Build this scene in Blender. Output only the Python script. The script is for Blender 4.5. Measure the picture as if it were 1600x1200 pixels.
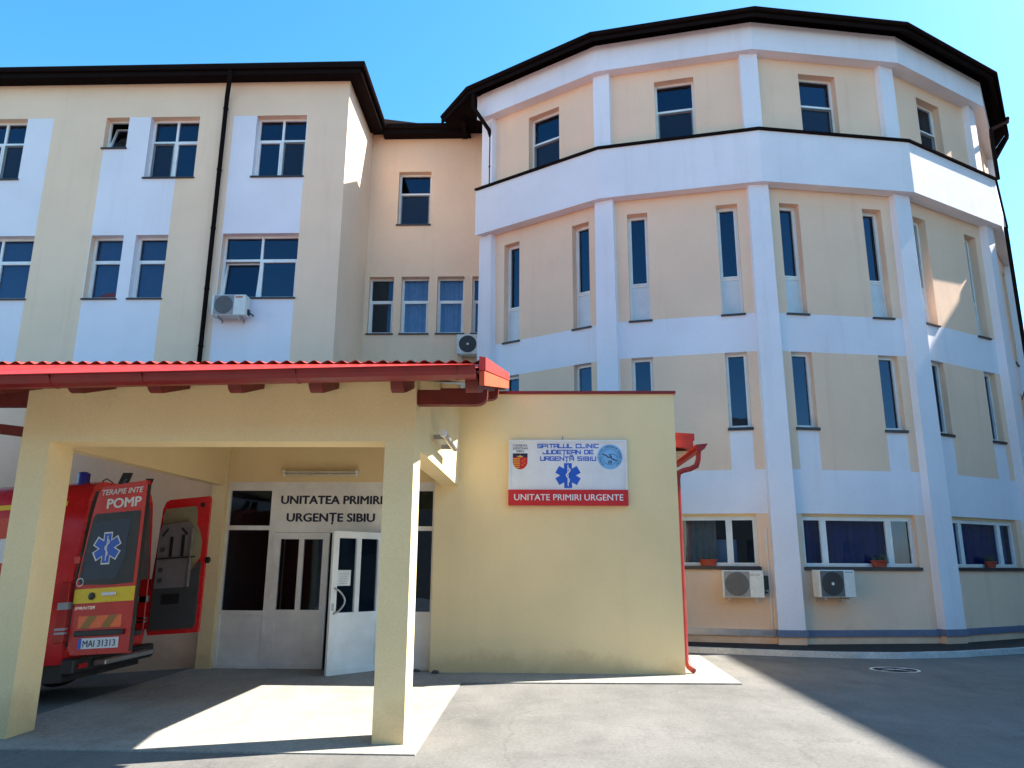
import bpy, math, random
from mathutils import Vector, Matrix
random.seed(7)
for o in list(bpy.data.objects): bpy.data.objects.remove(o)
S = bpy.context.scene
COL = S.collection

# ------------------------------------------------------------------ camera
PITCH, ROLL, YAW = math.radians(13.4), math.radians(0.35), math.radians(1.95)
cam_d = bpy.data.cameras.new('camera'); cam = bpy.data.objects.new('camera', cam_d); COL.objects.link(cam)
fwd = Vector((-math.sin(YAW)*math.cos(PITCH), math.cos(YAW)*math.cos(PITCH), math.sin(PITCH)))
r0 = Vector((math.cos(YAW), math.sin(YAW), 0)); u0 = r0.cross(fwd)
rr = r0*math.cos(ROLL)+u0*math.sin(ROLL); uu = -r0*math.sin(ROLL)+u0*math.cos(ROLL)
M = Matrix(((rr.x, uu.x, -fwd.x, 0), (rr.y, uu.y, -fwd.y, 0), (rr.z, uu.z, -fwd.z, 1.6), (0, 0, 0, 1)))
cam.matrix_world = M
cam_d.sensor_width = 36; cam_d.lens = 1182/1600*36; cam_d.clip_end = 6000; cam_d.clip_start = .05
S.camera = cam

# ------------------------------------------------------------------ sky, sun, exposure
SUN_EL = math.radians(47.3); SUN_AZ = math.radians(70.4)       # azimuth from +Y towards +X
w = bpy.data.worlds.new('World'); S.world = w; w.use_nodes = True
nt = w.node_tree; bg = nt.nodes['Background']
sky = nt.nodes.new('ShaderNodeTexSky'); sky.sky_type = 'NISHITA'; sky.sun_disc = False
sky.sun_elevation = SUN_EL; sky.sun_rotation = SUN_AZ
sky.air_density = 1.0; sky.dust_density = 0.6; sky.ozone_density = 1.6; sky.altitude = 400
hs = nt.nodes.new('ShaderNodeHueSaturation'); hs.inputs['Hue'].default_value = .484; hs.inputs['Saturation'].default_value = 1.33
nt.links.new(sky.outputs[0], hs.inputs['Color']); nt.links.new(hs.outputs[0], bg.inputs[0]); bg.inputs[1].default_value = 0.102
sd = bpy.data.lights.new('sun', 'SUN'); sd.energy = 5.0; sd.angle = math.radians(.53); sd.color = (1, .94, .85)
so = bpy.data.objects.new('sun', sd); COL.objects.link(so)
sv = Vector((math.sin(SUN_AZ)*math.cos(SUN_EL), math.cos(SUN_AZ)*math.cos(SUN_EL), math.sin(SUN_EL)))
so.rotation_euler = sv.to_track_quat('Z', 'Y').to_euler(); so.location = (20, 8, 30)
S.view_settings.view_transform = 'Standard'; S.view_settings.look = 'None'
S.view_settings.exposure = 1.82; S.view_settings.gamma = 1; S.view_settings.use_curve_mapping = False
S.render.engine = 'CYCLES'
S.cycles.max_bounces = 8; S.cycles.diffuse_bounces = 4; S.cycles.transparent_max_bounces = 12

# ------------------------------------------------------------------ materials
MATS = {}
def principled(name, col, rough=.7, metal=0, spec=.5):
    m = bpy.data.materials.new(name); m.use_nodes = True; b = m.node_tree.nodes['Principled BSDF']
    b.inputs['Base Color'].default_value = (*col, 1); b.inputs['Roughness'].default_value = rough
    b.inputs['Metallic'].default_value = metal; b.inputs['Specular IOR Level'].default_value = spec
    MATS[name] = m
    return m, m.node_tree, b
def noise(t, scale, detail=6, rough=.6, coord=None, vec_scale=None):
    tc = coord or t.nodes.new('ShaderNodeTexCoord'); n = t.nodes.new('ShaderNodeTexNoise')
    n.inputs['Scale'].default_value = scale; n.inputs['Detail'].default_value = detail; n.inputs['Roughness'].default_value = rough
    if vec_scale:
        mp = t.nodes.new('ShaderNodeMapping'); mp.inputs['Scale'].default_value = vec_scale
        t.links.new(tc.outputs['Object'], mp.inputs[0]); t.links.new(mp.outputs[0], n.inputs['Vector'])
    else: t.links.new(tc.outputs['Object'], n.inputs['Vector'])
    return n
def ramp(t, src, stops):
    r = t.nodes.new('ShaderNodeValToRGB'); e = r.color_ramp.elements
    while len(e) < len(stops): e.new(.5)
    for k, (p, c) in enumerate(stops):
        e[k].position = p; e[k].color = (*c, 1) if len(c) == 3 else c
    t.links.new(src, r.inputs[0]); return r
def mixc(t, fac, a, b, mode='MIX'):
    m = t.nodes.new('ShaderNodeMix'); m.data_type = 'RGBA'; m.blend_type = mode
    for sock, v in ((m.inputs[0], fac), (m.inputs[6], a), (m.inputs[7], b)):
        if hasattr(v, 'links'): t.links.new(v, sock)
        elif isinstance(v, (int, float)): sock.default_value = v
        else: sock.default_value = (*v, 1)
    return m.outputs[2]
def bump(t, b, h, strength=.3, dist=.01, prev=None):
    n = t.nodes.new('ShaderNodeBump'); n.inputs['Strength'].default_value = strength; n.inputs['Distance'].default_value = dist
    t.links.new(h, n.inputs['Height']); t.links.new(n.outputs[0], b.inputs['Normal']); return n
def stucco(name, col, dark=.86, grime=.35, streak=.3):
    m, t, b = principled(name, col, .92, 0, .2)
    big = noise(t, .7, 4, .55); f1 = ramp(t, big.outputs[0], [(.3, (dark,)*3), (.7, (1.04,)*3)])
    c = mixc(t, 1, col, f1.outputs[0], 'MULTIPLY')
    grain = noise(t, 55, 3, .7); f2 = ramp(t, grain.outputs[0], [(.3, (.93,)*3), (.7, (1.05,)*3)])
    c = mixc(t, 1, c, f2.outputs[0], 'MULTIPLY')
    # vertical rain streaks
    st = noise(t, 1, 5, .65, vec_scale=(3.1, 3.1, .22)); f3 = ramp(t, st.outputs[0], [(.55, (1, 1, 1)), (.8, (1-.28*streak, 1-.31*streak, 1-.36*streak))])
    c = mixc(t, 1, c, f3.outputs[0], 'MULTIPLY')
    # splash dirt near the ground, ragged upper edge
    geo = t.nodes.new('ShaderNodeNewGeometry'); sx = t.nodes.new('ShaderNodeSeparateXYZ'); t.links.new(geo.outputs['Position'], sx.inputs[0])
    nz = noise(t, 1.6, 5, .65); ad = t.nodes.new('ShaderNodeMath'); ad.operation = 'MULTIPLY_ADD'; ad.inputs[1].default_value = -1.1
    t.links.new(nz.outputs[0], ad.inputs[0]); t.links.new(sx.outputs[2], ad.inputs[2])
    f4 = ramp(t, ad.outputs[0], [(0.0, (.62, .55, .47)), (.12, (1, 1, 1))])
    sh = t.nodes.new('ShaderNodeMath'); sh.operation = 'MULTIPLY_ADD'; sh.inputs[1].default_value = .45; sh.inputs[2].default_value = .22
    t.links.new(ad.outputs[0], sh.inputs[0]); t.links.new(sh.outputs[0], f4.inputs[0])
    c = mixc(t, grime, c, mixc(t, 1, c, f4.outputs[0], 'MULTIPLY'))
    t.links.new(c, b.inputs['Base Color'])
    g2 = noise(t, 140, 2, .6); n1 = bump(t, b, g2.outputs[0], .35, .006)
    g3 = noise(t, 2.2, 3, .5); n2 = t.nodes.new('ShaderNodeBump'); n2.inputs['Strength'].default_value = .25; n2.inputs['Distance'].default_value = .03
    t.links.new(g3.outputs[0], n2.inputs['Height']); t.links.new(n2.outputs[0], n1.inputs['Normal'])
    return m
stucco('beige', (.91, .67, .48), .95, .25, .3)
stucco('tower_beige', (.90, .625, .45), .95, .4, .3)
stucco('yellow_beige', (.87, .675, .375), .93, .45, .12)
stucco('white_stucco', (.83, .80, .85), .95, .2, .32)
stucco('white_ground', (.86, .63, .45), .92, .5, .15)
def worn(name, col, rough, metal=0, var=.8, scale=6, spec=.5, bumps=.05):
    m, t, b = principled(name, col, rough, metal, spec)
    n = noise(t, scale, 6, .65); f = ramp(t, n.outputs[0], [(.3, (var,)*3), (.7, (1.1,)*3)])
    t.links.new(mixc(t, 1, col, f.outputs[0], 'MULTIPLY'), b.inputs['Base Color'])
    r = ramp(t, n.outputs[0], [(.3, (max(rough-.1, .03),)*3), (.7, (min(rough+.12, 1),)*3)]); t.links.new(r.outputs[0], b.inputs['Roughness'])
    if bumps:
        n2 = noise(t, scale*8, 3); bump(t, b, n2.outputs[0], bumps, .004)
    return m
worn('brown_metal', (.014, .010, .010), .8, 0, .8, 6, .0)
worn('sill_metal', (.035, .025, .028), .4)
worn('plinth_metal', (.42, .45, .52), .38, .75)
worn('pvc', (.78, .78, .77), .35, 0, .94, 3, .5, 0)
worn('door_pvc', (.80, .79, .75), .4, 0, .9, 3, .5, .03)
worn('panel_white', (.66, .70, .74), .5, 0, .93, 3)
worn('red_tile', (.62, .045, .028), .36, 0, .85, 4)
worn('red_metal', (.24, .012, .011), .45, 0, .75, 5)
worn('red_wood', (.17, .018, .012), .55, 0, .65, 9, .4, .2)
worn('barge_red', (.62, .10, .035), .5, 0, .75, 8, .4, .15)
worn('pale_board', (.55, .44, .33), .6, 0, .85, 5)
worn('ac_white', (.70, .70, .66), .45, 0, .88, 7)
worn('ac_grey', (.13, .13, .13), .5)
worn('ac_panel', (.30, .29, .30), .5)
worn('eave_red', (.36, .025, .014), .5)
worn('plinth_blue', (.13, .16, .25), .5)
worn('ac_dark', (.03, .03, .033), .5)
worn('galvanised', (.45, .46, .47), .4, .8)
worn('terracotta', (.42, .06, .03), .6, 0, .8, 20)
worn('leaf', (.045, .075, .03), .6, 0, .7, 30)
worn('soil', (.04, .03, .02), .9)
worn('van_red', (.60, .014, .016), .22, 0, .9, 3, .5, 0)
worn('van_red2', (.62, .05, .02), .25, 0, .9, 3, .5, 0)
worn('van_yellow', (.85, .58, .01), .3, 0, .92, 3, .5, 0)
worn('van_orange', (1.0, .16, .04), .3, 0, .92, 3, .5, 0)
worn('van_ochre', (.35, .15, .02), .35, 0, .92, 3, .5, 0)
worn('van_white', (.75, .75, .75), .35, 0, .95, 3, .5, 0)
worn('black_plastic', (.012, .012, .013), .45)
worn('grey_plastic', (.05, .053, .056), .6)
worn('cream_plastic', (.27, .245, .15), .5)
worn('board_plastic', (.17, .16, .175), .5)
worn('rubber', (.012, .012, .012), .8)
worn('chrome', (.75, .75, .76), .15, 1, .95)
worn('tail_red', (.42, .008, .01), .1, 0, .9, 3)
worn('tail_clear', (.35, .35, .36), .12, 0, .9, 3)
worn('beacon_blue', (.01, .02, .32), .08, 0, .95, 3)
worn('paper', (.78, .78, .76), .8)
worn('print_blue', (.012, .10, .52), .4, 0, .95, 3, .5, 0)
worn('print_navy', (.012, .018, .05), .45, 0, .95, 3, .5, 0)
worn('print_sky', (.19, .44, .72), .4, 0, .95, 3, .5, 0)
worn('print_red', (.55, .015, .02), .38, 0, .95, 3, .5, 0)
worn('print_yellow', (.65, .38, .05), .4, 0, .95, 3, .5, 0)
worn('print_white', (.72, .74, .76), .35, 0, .95, 3, .5, 0)
worn('print_grey', (.25, .25, .27), .5, 0, .95, 3, .5, 0)
worn('print_orange', (.5, .13, .04), .5, 0, .95, 3, .5, 0)
worn('lamp_diffuser', (.6, .55, .42), .3, 0, .9, 10)
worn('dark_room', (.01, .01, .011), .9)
worn('grey_room', (.10, .11, .10), .9)
worn('blind_fabric', (.09, .115, .2), .85)
worn('curtain_blue', (.008, .05, .24), .85)
worn('curtain_pale', (.45, .55, .70), .9)
worn('curtain_grey', (.30, .33, .31), .9)
worn('curtain_plum', (.10, .02, .04), .9)
worn('roof_tar', (.05, .05, .055), .9)
worn('bitumen', (.022, .022, .024), .85, 0, .7, 20, .3, .3)
worn('stone', (.10, .085, .07), .9, 0, .7, 20)
worn('road_paint', (.75, .75, .7), .7, 0, .6, 30)
worn('neighbour_wall', (.30, .27, .23), .9)
worn('reflection_block_wall', (.11, .10, .09), .9)
worn('neighbour_roof', (.42, .07, .03), .7, 0, .7, 3)
def glass():
    m = bpy.data.materials.new('glass'); m.use_nodes = True; t = m.node_tree; t.nodes.remove(t.nodes['Principled BSDF'])
    out = t.nodes['Material Output']; mx = t.nodes.new('ShaderNodeMixShader'); tr = t.nodes.new('ShaderNodeBsdfTransparent'); gl = t.nodes.new('ShaderNodeBsdfGlossy')
    tr.inputs[0].default_value = (.50, .56, .62, 1); gl.inputs['Roughness'].default_value = .012; gl.inputs[0].default_value = (.46, .66, 1, 1)
    fr = t.nodes.new('ShaderNodeFresnel'); fr.inputs[0].default_value = 1.85
    gm = t.nodes.new('ShaderNodeNewGeometry'); mr = t.nodes.new('ShaderNodeMapRange'); mr.inputs[3].default_value = 1.75; mr.inputs[4].default_value = 1/1.75
    t.links.new(gm.outputs['Backfacing'], mr.inputs[0]); t.links.new(mr.outputs[0], fr.inputs[0])
    n = noise(t, 1.6, 2, .5); bp = t.nodes.new('ShaderNodeBump'); bp.inputs['Strength'].default_value = .06; bp.inputs['Distance'].default_value = .02
    t.links.new(n.outputs[0], bp.inputs['Height']); t.links.new(bp.outputs[0], gl.inputs['Normal'])
    t.links.new(fr.outputs[0], mx.inputs[0]); t.links.new(tr.outputs[0], mx.inputs[1]); t.links.new(gl.outputs[0], mx.inputs[2]); t.links.new(mx.outputs[0], out.inputs[0])
    MATS['glass'] = m
glass()
worn('screen_frame', (.16, .20, .20), .5)
def mesh_mat():
    m = bpy.data.materials.new('screen_mesh'); m.use_nodes = True; t = m.node_tree; b = t.nodes['Principled BSDF']; b.inputs['Base Color'].default_value = (.02, .025, .035, 1); b.inputs['Roughness'].default_value = .8
    mx = t.nodes.new('ShaderNodeMixShader'); tr = t.nodes.new('ShaderNodeBsdfTransparent'); mx.inputs[0].default_value = .32
    t.links.new(tr.outputs[0], mx.inputs[1]); t.links.new(b.outputs[0], mx.inputs[2]); t.links.new(mx.outputs[0], t.nodes['Material Output'].inputs[0]); MATS['screen_mesh'] = m
mesh_mat()
def ground_mat(name, c1, c2, c3, bs):
    m, t, b = principled(name, c1, .9, 0, .25)
    big = noise(t, .35, 6, .62); a = ramp(t, big.outputs[0], [(.32, c1), (.68, c2)])
    ag = noise(t, 90, 3, .75); sp = ramp(t, ag.outputs[0], [(.3, (.72,)*3), (.5, (1, 1, 1)), (.72, (1.28,)*3)])
    c = mixc(t, 1, a.outputs[0], sp.outputs[0], 'MULTIPLY')
    md = noise(t, 26, 6, .78); mf = ramp(t, md.outputs[0], [(.3, (.72,)*3), (.5, (1, 1, 1)), (.7, (1.22,)*3)]); c = mixc(t, 1, c, mf.outputs[0], 'MULTIPLY')
    lg = noise(t, 2.4, 6, .68, vec_scale=(1, .35, 1)); lf = ramp(t, lg.outputs[0], [(.34, (.86,)*3), (.55, (1, 1, 1)), (.72, (1.08,)*3)]); c = mixc(t, 1, c, lf.outputs[0], 'MULTIPLY')
    stn = noise(t, 1.1, 7, .7); f = ramp(t, stn.outputs[0], [(.52, (0, 0, 0)), (.72, (1, 1, 1))]); mm = t.nodes.new('ShaderNodeMath'); mm.operation = 'MULTIPLY'; mm.inputs[1].default_value = .6
    t.links.new(f.outputs[0], mm.inputs[0]); c = mixc(t, mm.outputs[0], c, c3)
    # hairline cracks
    tc = t.nodes.new('ShaderNodeTexCoord'); wn = noise(t, 1.5, 4, .6, tc); vm = t.nodes.new('ShaderNodeVectorMath'); vm.operation = 'MULTIPLY_ADD'
    vm.inputs[1].default_value = (.6, .6, .6); t.links.new(wn.outputs[1], vm.inputs[0]); t.links.new(tc.outputs['Object'], vm.inputs[2])
    vo = t.nodes.new('ShaderNodeTexVoronoi'); vo.feature = 'DISTANCE_TO_EDGE'; vo.inputs['Scale'].default_value = .33; t.links.new(vm.outputs[0], vo.inputs['Vector'])
    cr = ramp(t, vo.outputs['Distance'], [(.0, (.62,)*3), (.006, (1, 1, 1))]); c = mixc(t, .5, c, mixc(t, 1, c, cr.outputs[0], 'MULTIPLY'))
    t.links.new(c, b.inputs['Base Color']); bump(t, b, ag.outputs[0], bs, .006)
ground_mat('asphalt', (.125, .122, .113), (.185, .18, .168), (.085, .082, .08), .6)
ground_mat('concrete', (.27, .255, .225), (.34, .325, .285), (.20, .185, .165), .3)
ground_mat('kerb_stone', (.40, .41, .42), (.55, .55, .54), (.2, .2, .2), .4)

# ------------------------------------------------------------------ mesh helpers
class MB:
    def __init__(s): s.v = []; s.f = []; s.m = []
    def poly(s, pts, mi=0):
        n = len(s.v); s.v += [tuple(p) for p in pts]; s.f.append(tuple(range(n, n+len(pts)))); s.m.append(mi); return s
    def mesh(s, vs, fs, mi=0):
        n = len(s.v); s.v += [tuple(p) for p in vs]
        for f in fs: s.f.append(tuple(i+n for i in f)); s.m.append(mi)
        return s
    def prism(s, bot, top, mi=0, caps=True):      # two loops of equal length
        k = len(bot); fs = [(i, (i+1) % k, k+(i+1) % k, k+i) for i in range(k)]
        if caps: fs += [tuple(range(k-1, -1, -1)), tuple(range(k, 2*k))]
        return s.mesh(list(bot)+list(top), fs, mi)
    def box(s, x0, x1, y0, y1, z0, z1, mi=0, T=None, bev=0):
        if bev:
            b = bev; o = [(x0+b, y0), (x1-b, y0), (x1, y0+b), (x1, y1-b), (x1-b, y1), (x0+b, y1), (x0, y1-b), (x0, y0+b)]
            i_ = [(x0+2*b, y0+b), (x1-2*b, y0+b), (x1-b, y0+2*b), (x1-b, y1-2*b), (x1-2*b, y1-b), (x0+2*b, y1-b), (x0+b, y1-2*b), (x0+b, y0+2*b)]
            rings = [[(p[0], p[1], z0) for p in i_], [(p[0], p[1], z0+b) for p in o], [(p[0], p[1], z1-b) for p in o], [(p[0], p[1], z1) for p in i_]]
            vs = [q for r in rings for q in r]; fs = []
            for r in range(3):
                for i in range(8): fs.append((r*8+i, r*8+(i+1) % 8, r*8+8+(i+1) % 8, r*8+8+i))
            fs += [tuple(range(7, -1, -1)), tuple(range(24, 32))]
            if T: vs = [T(*p) for p in vs]
            return s.mesh(vs, fs, mi)
        vs = [(x0, y0, z0), (x1, y0, z0), (x1, y1, z0), (x0, y1, z0), (x0, y0, z1), (x1, y0, z1), (x1, y1, z1), (x0, y1, z1)]
        if T: vs = [T(*p) for p in vs]
        return s.mesh(vs, [(3, 2, 1, 0), (4, 5, 6, 7), (0, 1, 5, 4), (1, 2, 6, 5), (2, 3, 7, 6), (3, 0, 4, 7)], mi)
    def tube(s, path, r, n=10, mi=0, closed=False, caps=True):
        P = [Vector(p) for p in path]; k = len(P); rings = []
        up = Vector((0, 0, 1)); d0 = (P[1]-P[0]).normalized(); nrm = d0.cross(up)
        if nrm.length < .05: nrm = d0.cross(Vector((0, 1, 0)))
        nrm.normalize()
        for i in range(k):
            a = (P[i]-P[i-1]).normalized() if i > 0 or closed else None; b = (P[(i+1) % k]-P[i]).normalized() if i < k-1 or closed else None
            d = ((a or b)+(b or a)).normalized(); nrm = (nrm-d*nrm.dot(d)).normalized(); bi = d.cross(nrm)
            sc = 1/max(.5, (d.dot(b or a)))
            rad = r[i] if isinstance(r, (list, tuple)) else r
            rings.append([P[i]+(nrm*math.cos(2*math.pi*j/n)+bi*math.sin(2*math.pi*j/n))*rad*sc for j in range(n)])
        vs = [q for R in rings for q in R]; fs = []
        for i in range(k if closed else k-1):
            for j in range(n): fs.append((i*n+j, i*n+(j+1) % n, ((i+1) % k)*n+(j+1) % n, ((i+1) % k)*n+j))
        if caps and not closed: fs += [tuple(range(n-1, -1, -1)), tuple(range((k-1)*n, k*n))]
        return s.mesh(vs, fs, mi)
    def lathe(s, prof, org, n=20, mi=0, T=None, caps=True):        # prof: (r, z)
        vs = []; fs = []
        for r, z in prof:
            for j in range(n): vs.append((org[0]+r*math.cos(2*math.pi*j/n), org[1]+r*math.sin(2*math.pi*j/n), org[2]+z))
        for i in range(len(prof)-1):
            for j in range(n): fs.append((i*n+j, i*n+(j+1) % n, (i+1)*n+(j+1) % n, (i+1)*n+j))
        if caps: fs += [tuple(range(n-1, -1, -1)), tuple(range((len(prof)-1)*n, len(prof)*n))]
        if T: vs = [T(*p) for p in vs]
        return s.mesh(vs, fs, mi)
    def build(s, name, mats, parent=None, smooth=False):
        off = ORG.get(parent.name, Vector()) if parent else Vector()
        if isinstance(mats, str): mats = [mats]
        me = bpy.data.meshes.new(name); me.from_pydata([tuple(Vector(v)-off) for v in s.v], [], s.f)
        for mm in mats: me.materials.append(MATS[mm])
        me.polygons.foreach_set('material_index', s.m)
        if smooth: me.polygons.foreach_set('use_smooth', [True]*len(s.f))
        me.update(); me.validate()
        o = bpy.data.objects.new(name, me); COL.objects.link(o)
        if parent: o.parent = parent; ORG[o.name] = off
        else: ORG[o.name] = Vector()
        if smooth:
            me.set_sharp_from_angle(angle=math.radians(40))
        return o
ORG = {}
def tag(o, label=None, cat=None, group=None, kind=None):
    if label: o['label'] = label
    if cat: o['category'] = cat
    if group: o['group'] = group
    if kind: o['kind'] = kind
    return o
def thing(name, loc, label, cat, group=None):
    o = bpy.data.objects.new(name, None); COL.objects.link(o); o.location = loc; o.empty_display_size = .2
    ORG[o.name] = Vector(loc); return tag(o, label, cat, group)
class Fr:                      # facade frame: u along, n outwards, z up
    def __init__(s, o, d, n): s.o = Vector((o[0], o[1], 0)); s.d = Vector((d[0], d[1], 0)).normalized(); s.n = Vector((n[0], n[1], 0)).normalized()
    def __call__(s, u, n, z): return tuple(s.o+s.d*u+s.n*n+Vector((0, 0, z)))
def wall_sheet(mb, fr, ua, ub, za, zb, ops=(), colf=None, depth=.2, extra_u=(), extra_z=()):
    us = sorted({round(x, 4) for x in [ua, ub, *extra_u]+[q for o in ops for q in o[:2]] if ua <= x <= ub})
    zs = sorted({round(x, 4) for x in [za, zb, *extra_z]+[q for o in ops for q in o[2:4]] if za <= x <= zb})
    colf = colf or (lambda u, z: 0)
    for i in range(len(us)-1):
        for j in range(len(zs)-1):
            cu, cz = (us[i]+us[i+1])/2, (zs[j]+zs[j+1])/2
            if any(o[0] < cu < o[1] and o[2] < cz < o[3] for o in ops): continue
            mb.poly([fr(us[i], 0, zs[j]), fr(us[i+1], 0, zs[j]), fr(us[i+1], 0, zs[j+1]), fr(us[i], 0, zs[j+1])], colf(cu, cz))
    for o in ops:
        a, b, c, d = o[:4]; dp = o[4] if len(o) > 4 else depth; e = .02; m = (c+d)/2
        mb.poly([fr(a, 0, c), fr(a, 0, d), fr(a, -dp, d), fr(a, -dp, c)], colf(a-e, m))
        mb.poly([fr(b, 0, d), fr(b, 0, c), fr(b, -dp, c), fr(b, -dp, d)], colf(b+e, m))
        mb.poly([fr(a, 0, d), fr(b, 0, d), fr(b, -dp, d), fr(a, -dp, d)], colf((a+b)/2, d+e))
        mb.poly([fr(b, 0, c), fr(a, 0, c), fr(a, -dp, c), fr(b, -dp, c)], colf((a+b)/2, c-e))
NWIN = [0]
def window(parent, fr, a, b, c, d, depth=.2, cols=(1,), rows=(1,), fw=.055, mw=.06, panel_rows=(), tilt=None, sash='low', back=None, sill='sill_metal', sillh=.03, frame='pvc', head=0, screen=()):
    """frame part with pane / sill / blind children; rows from the bottom"""
    tilt = tilt or {}; mb = MB(); n0, n1 = -depth-.06, -depth+.004; d0 = d
    if head:
        mb.box(a, b, n0, n1+.03, d-head, d, 1, fr); d = d-head
    mb.box(a, a+fw, n0, n1, c, d, 0, fr); mb.box(b-fw, b, n0, n1, c, d, 0, fr)
    mb.box(a+fw, b-fw, n0, n1, d-fw, d, 0, fr); mb.box(a+fw, b-fw, n0, n1, c, c+fw, 0, fr)
    iu0, iu1, iz0, iz1 = a+fw, b-fw, c+fw, d-fw
    ub = [iu0]; tot = sum(cols); acc = 0
    for q in cols[:-1]: acc += q; ub.append(iu0+(iu1-iu0)*acc/tot)
    ub.append(iu1); zb = [iz0]; tot = sum(rows); acc = 0
    for q in rows[:-1]: acc += q; zb.append(iz0+(iz1-iz0)*acc/tot)
    zb.append(iz1)
    for x in ub[1:-1]: mb.box(x-mw/2, x+mw/2, n0, n1-.003, iz0, iz1, 0, fr)
    for z in zb[1:-1]:
        for i in range(len(ub)-1): mb.box(ub[i]+(mw/2 if i else 0), ub[i+1]-(mw/2 if i < len(ub)-2 else 0), n0, n1-.006, z-mw/2, z+mw/2, 0, fr)
    panes = []
    for i in range(len(ub)-1):
        for j in range(len(zb)-1):
            x0 = ub[i]+(mw/2 if i else 0); x1 = ub[i+1]-(mw/2 if i < len(ub)-2 else 0)
            y0 = zb[j]+(mw/2 if j else 0); y1 = zb[j+1]-(mw/2 if j < len(zb)-2 else 0)
            t = tilt.get((i, j), 0)
            T = (lambda u, n, z, t=t, y0=y0: fr(u, n-(z-y0)*math.sin(t), y0+(z-y0)*math.cos(t))) if t else fr
            if j in panel_rows: panes.append(('panel', x0, x1, y0, y1, T)); continue
            q = 0
            if (sash == 'low' and j == 0) or sash == 'all':
                q = .035; m0, m1 = n0+.01, n1+.012
                mb.box(x0, x0+q, m0, m1, y0, y1, 0, T); mb.box(x1-q, x1, m0, m1, y0, y1, 0, T)
                mb.box(x0+q, x1-q, m0, m1, y1-q, y1, 0, T); mb.box(x0+q, x1-q, m0, m1, y0, y0+q, 0, T)
            panes.append(('pane', x0+q, x1-q, y0+q, y1-q, T))
            if (i, j) in screen: panes.append(('screen', x0+.012, x1-.012, y0+.012, y1-.012, T))
    win = mb.build('window', [frame, 'yellow_beige'] if head else [frame], parent)
    for nm, x0, x1, y0, y1, T in panes:
        p = MB(); j = lambda: random.uniform(-.0015, .0015)
        if nm == 'screen':
            for q in ((x0, x0+.022, y0, y1), (x1-.022, x1, y0, y1), (x0+.022, x1-.022, y0, y0+.022), (x0+.022, x1-.022, y1-.022, y1)): p.box(q[0], q[1], -depth+.018, -depth+.03, q[2], q[3], 0, T)
            p.poly([T(x0+.02, -depth+.024, y0+.02), T(x1-.02, -depth+.024, y0+.02), T(x1-.02, -depth+.024, y1-.02), T(x0+.02, -depth+.024, y1-.02)], 1); p.build('insect_screen', ['screen_frame', 'screen_mesh'], win)
        elif nm == 'panel':
            p.box(x0, x1, -depth-.045, -depth-.02, y0, y1, 0, T); p.build('panel', 'panel_white', win)
        else:
            p.poly([T(x0, -depth-.035+j(), y0), T(x1, -depth-.035+j(), y0), T(x1, -depth-.035+j(), y1), T(x0, -depth-.035+j(), y1)]); p.build('pane', 'glass', win)
    if sill:
        s_ = MB(); o_ = .045
        s_.box(a-.03, b+.03, -.002, o_, c-sillh-.006, c-.006+.008, 0, fr); s_.box(a+.001, b-.001, -depth, -.0021, c+.001, c+.009, 0, fr)
        s_.build('sill', sill, win)
    if back == 'blind':
        q = MB(); x = a+.03
        while x < b-.05:
            w_ = .085; t = random.uniform(.35, .6)
            q.poly([fr(x, -depth-.14, c+.05), fr(x+w_*math.cos(t), -depth-.14-w_*math.sin(t), c+.05), fr(x+w_*math.cos(t), -depth-.14-w_*math.sin(t), d0-.02), fr(x, -depth-.14, d0-.02)]); x += .083
        q.build('blind', 'blind_fabric', win)
    elif back and back.startswith('curtain'):
        q = MB(); N = int((b-a)/.03); vs = []
        for i in range(N+1):
            u = a+.02+(b-a-.04)*i/N; n = -depth-.18+.03*math.sin(i*1.1)+.012*math.sin(i*2.7)
            vs += [fr(u, n, c), fr(u, n, d0)]
        q.mesh(vs, [(2*i, 2*i+2, 2*i+3, 2*i+1) for i in range(N)]); q.build('curtain', back, win, True)
    return win

# text --------------------------------------------------------------
TXT = {}
def text_geo(s, bold=.0, shear=0):
    k = (s, bold, shear)
    if k in TXT: return TXT[k]
    cu = bpy.data.curves.new('t', 'FONT'); cu.body = s; cu.offset = bold; cu.shear = shear; cu.resolution_u = 3
    o = bpy.data.objects.new('t', cu); COL.objects.link(o); dg = bpy.context.evaluated_depsgraph_get(); dg.update()
    me = bpy.data.meshes.new_from_object(o.evaluated_get(dg)); vs = [tuple(v.co) for v in me.vertices]; fs = [tuple(p.vertices) for p in me.polygons]
    bpy.data.objects.remove(o); bpy.data.curves.remove(cu); bpy.data.meshes.remove(me)
    xs = [v[0] for v in vs]; x0, x1 = min(xs), max(xs)
    TXT[k] = ([((v[0]-x0)/(x1-x0), v[1]/.729) for v in vs], fs, (x1-x0)/.729); return TXT[k]
def put_text(mb, T, s, u, z, width, height, n, bold=.0, shear=0, mi=0):
    vs, fs, asp = text_geo(s, 0, shear); width = width or asp*height; d = bold*1.4*height
    for k, (dx, dz) in enumerate(((0, 0), (-d, 0), (d, 0), (0, d*.6), (0, -d*.6)) if bold else ((0, 0),)):
        mb.mesh([T(u+v[0]*width+dx, n+k*.00025, z+v[1]*height+dz) for v in vs], fs, mi)
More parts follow.
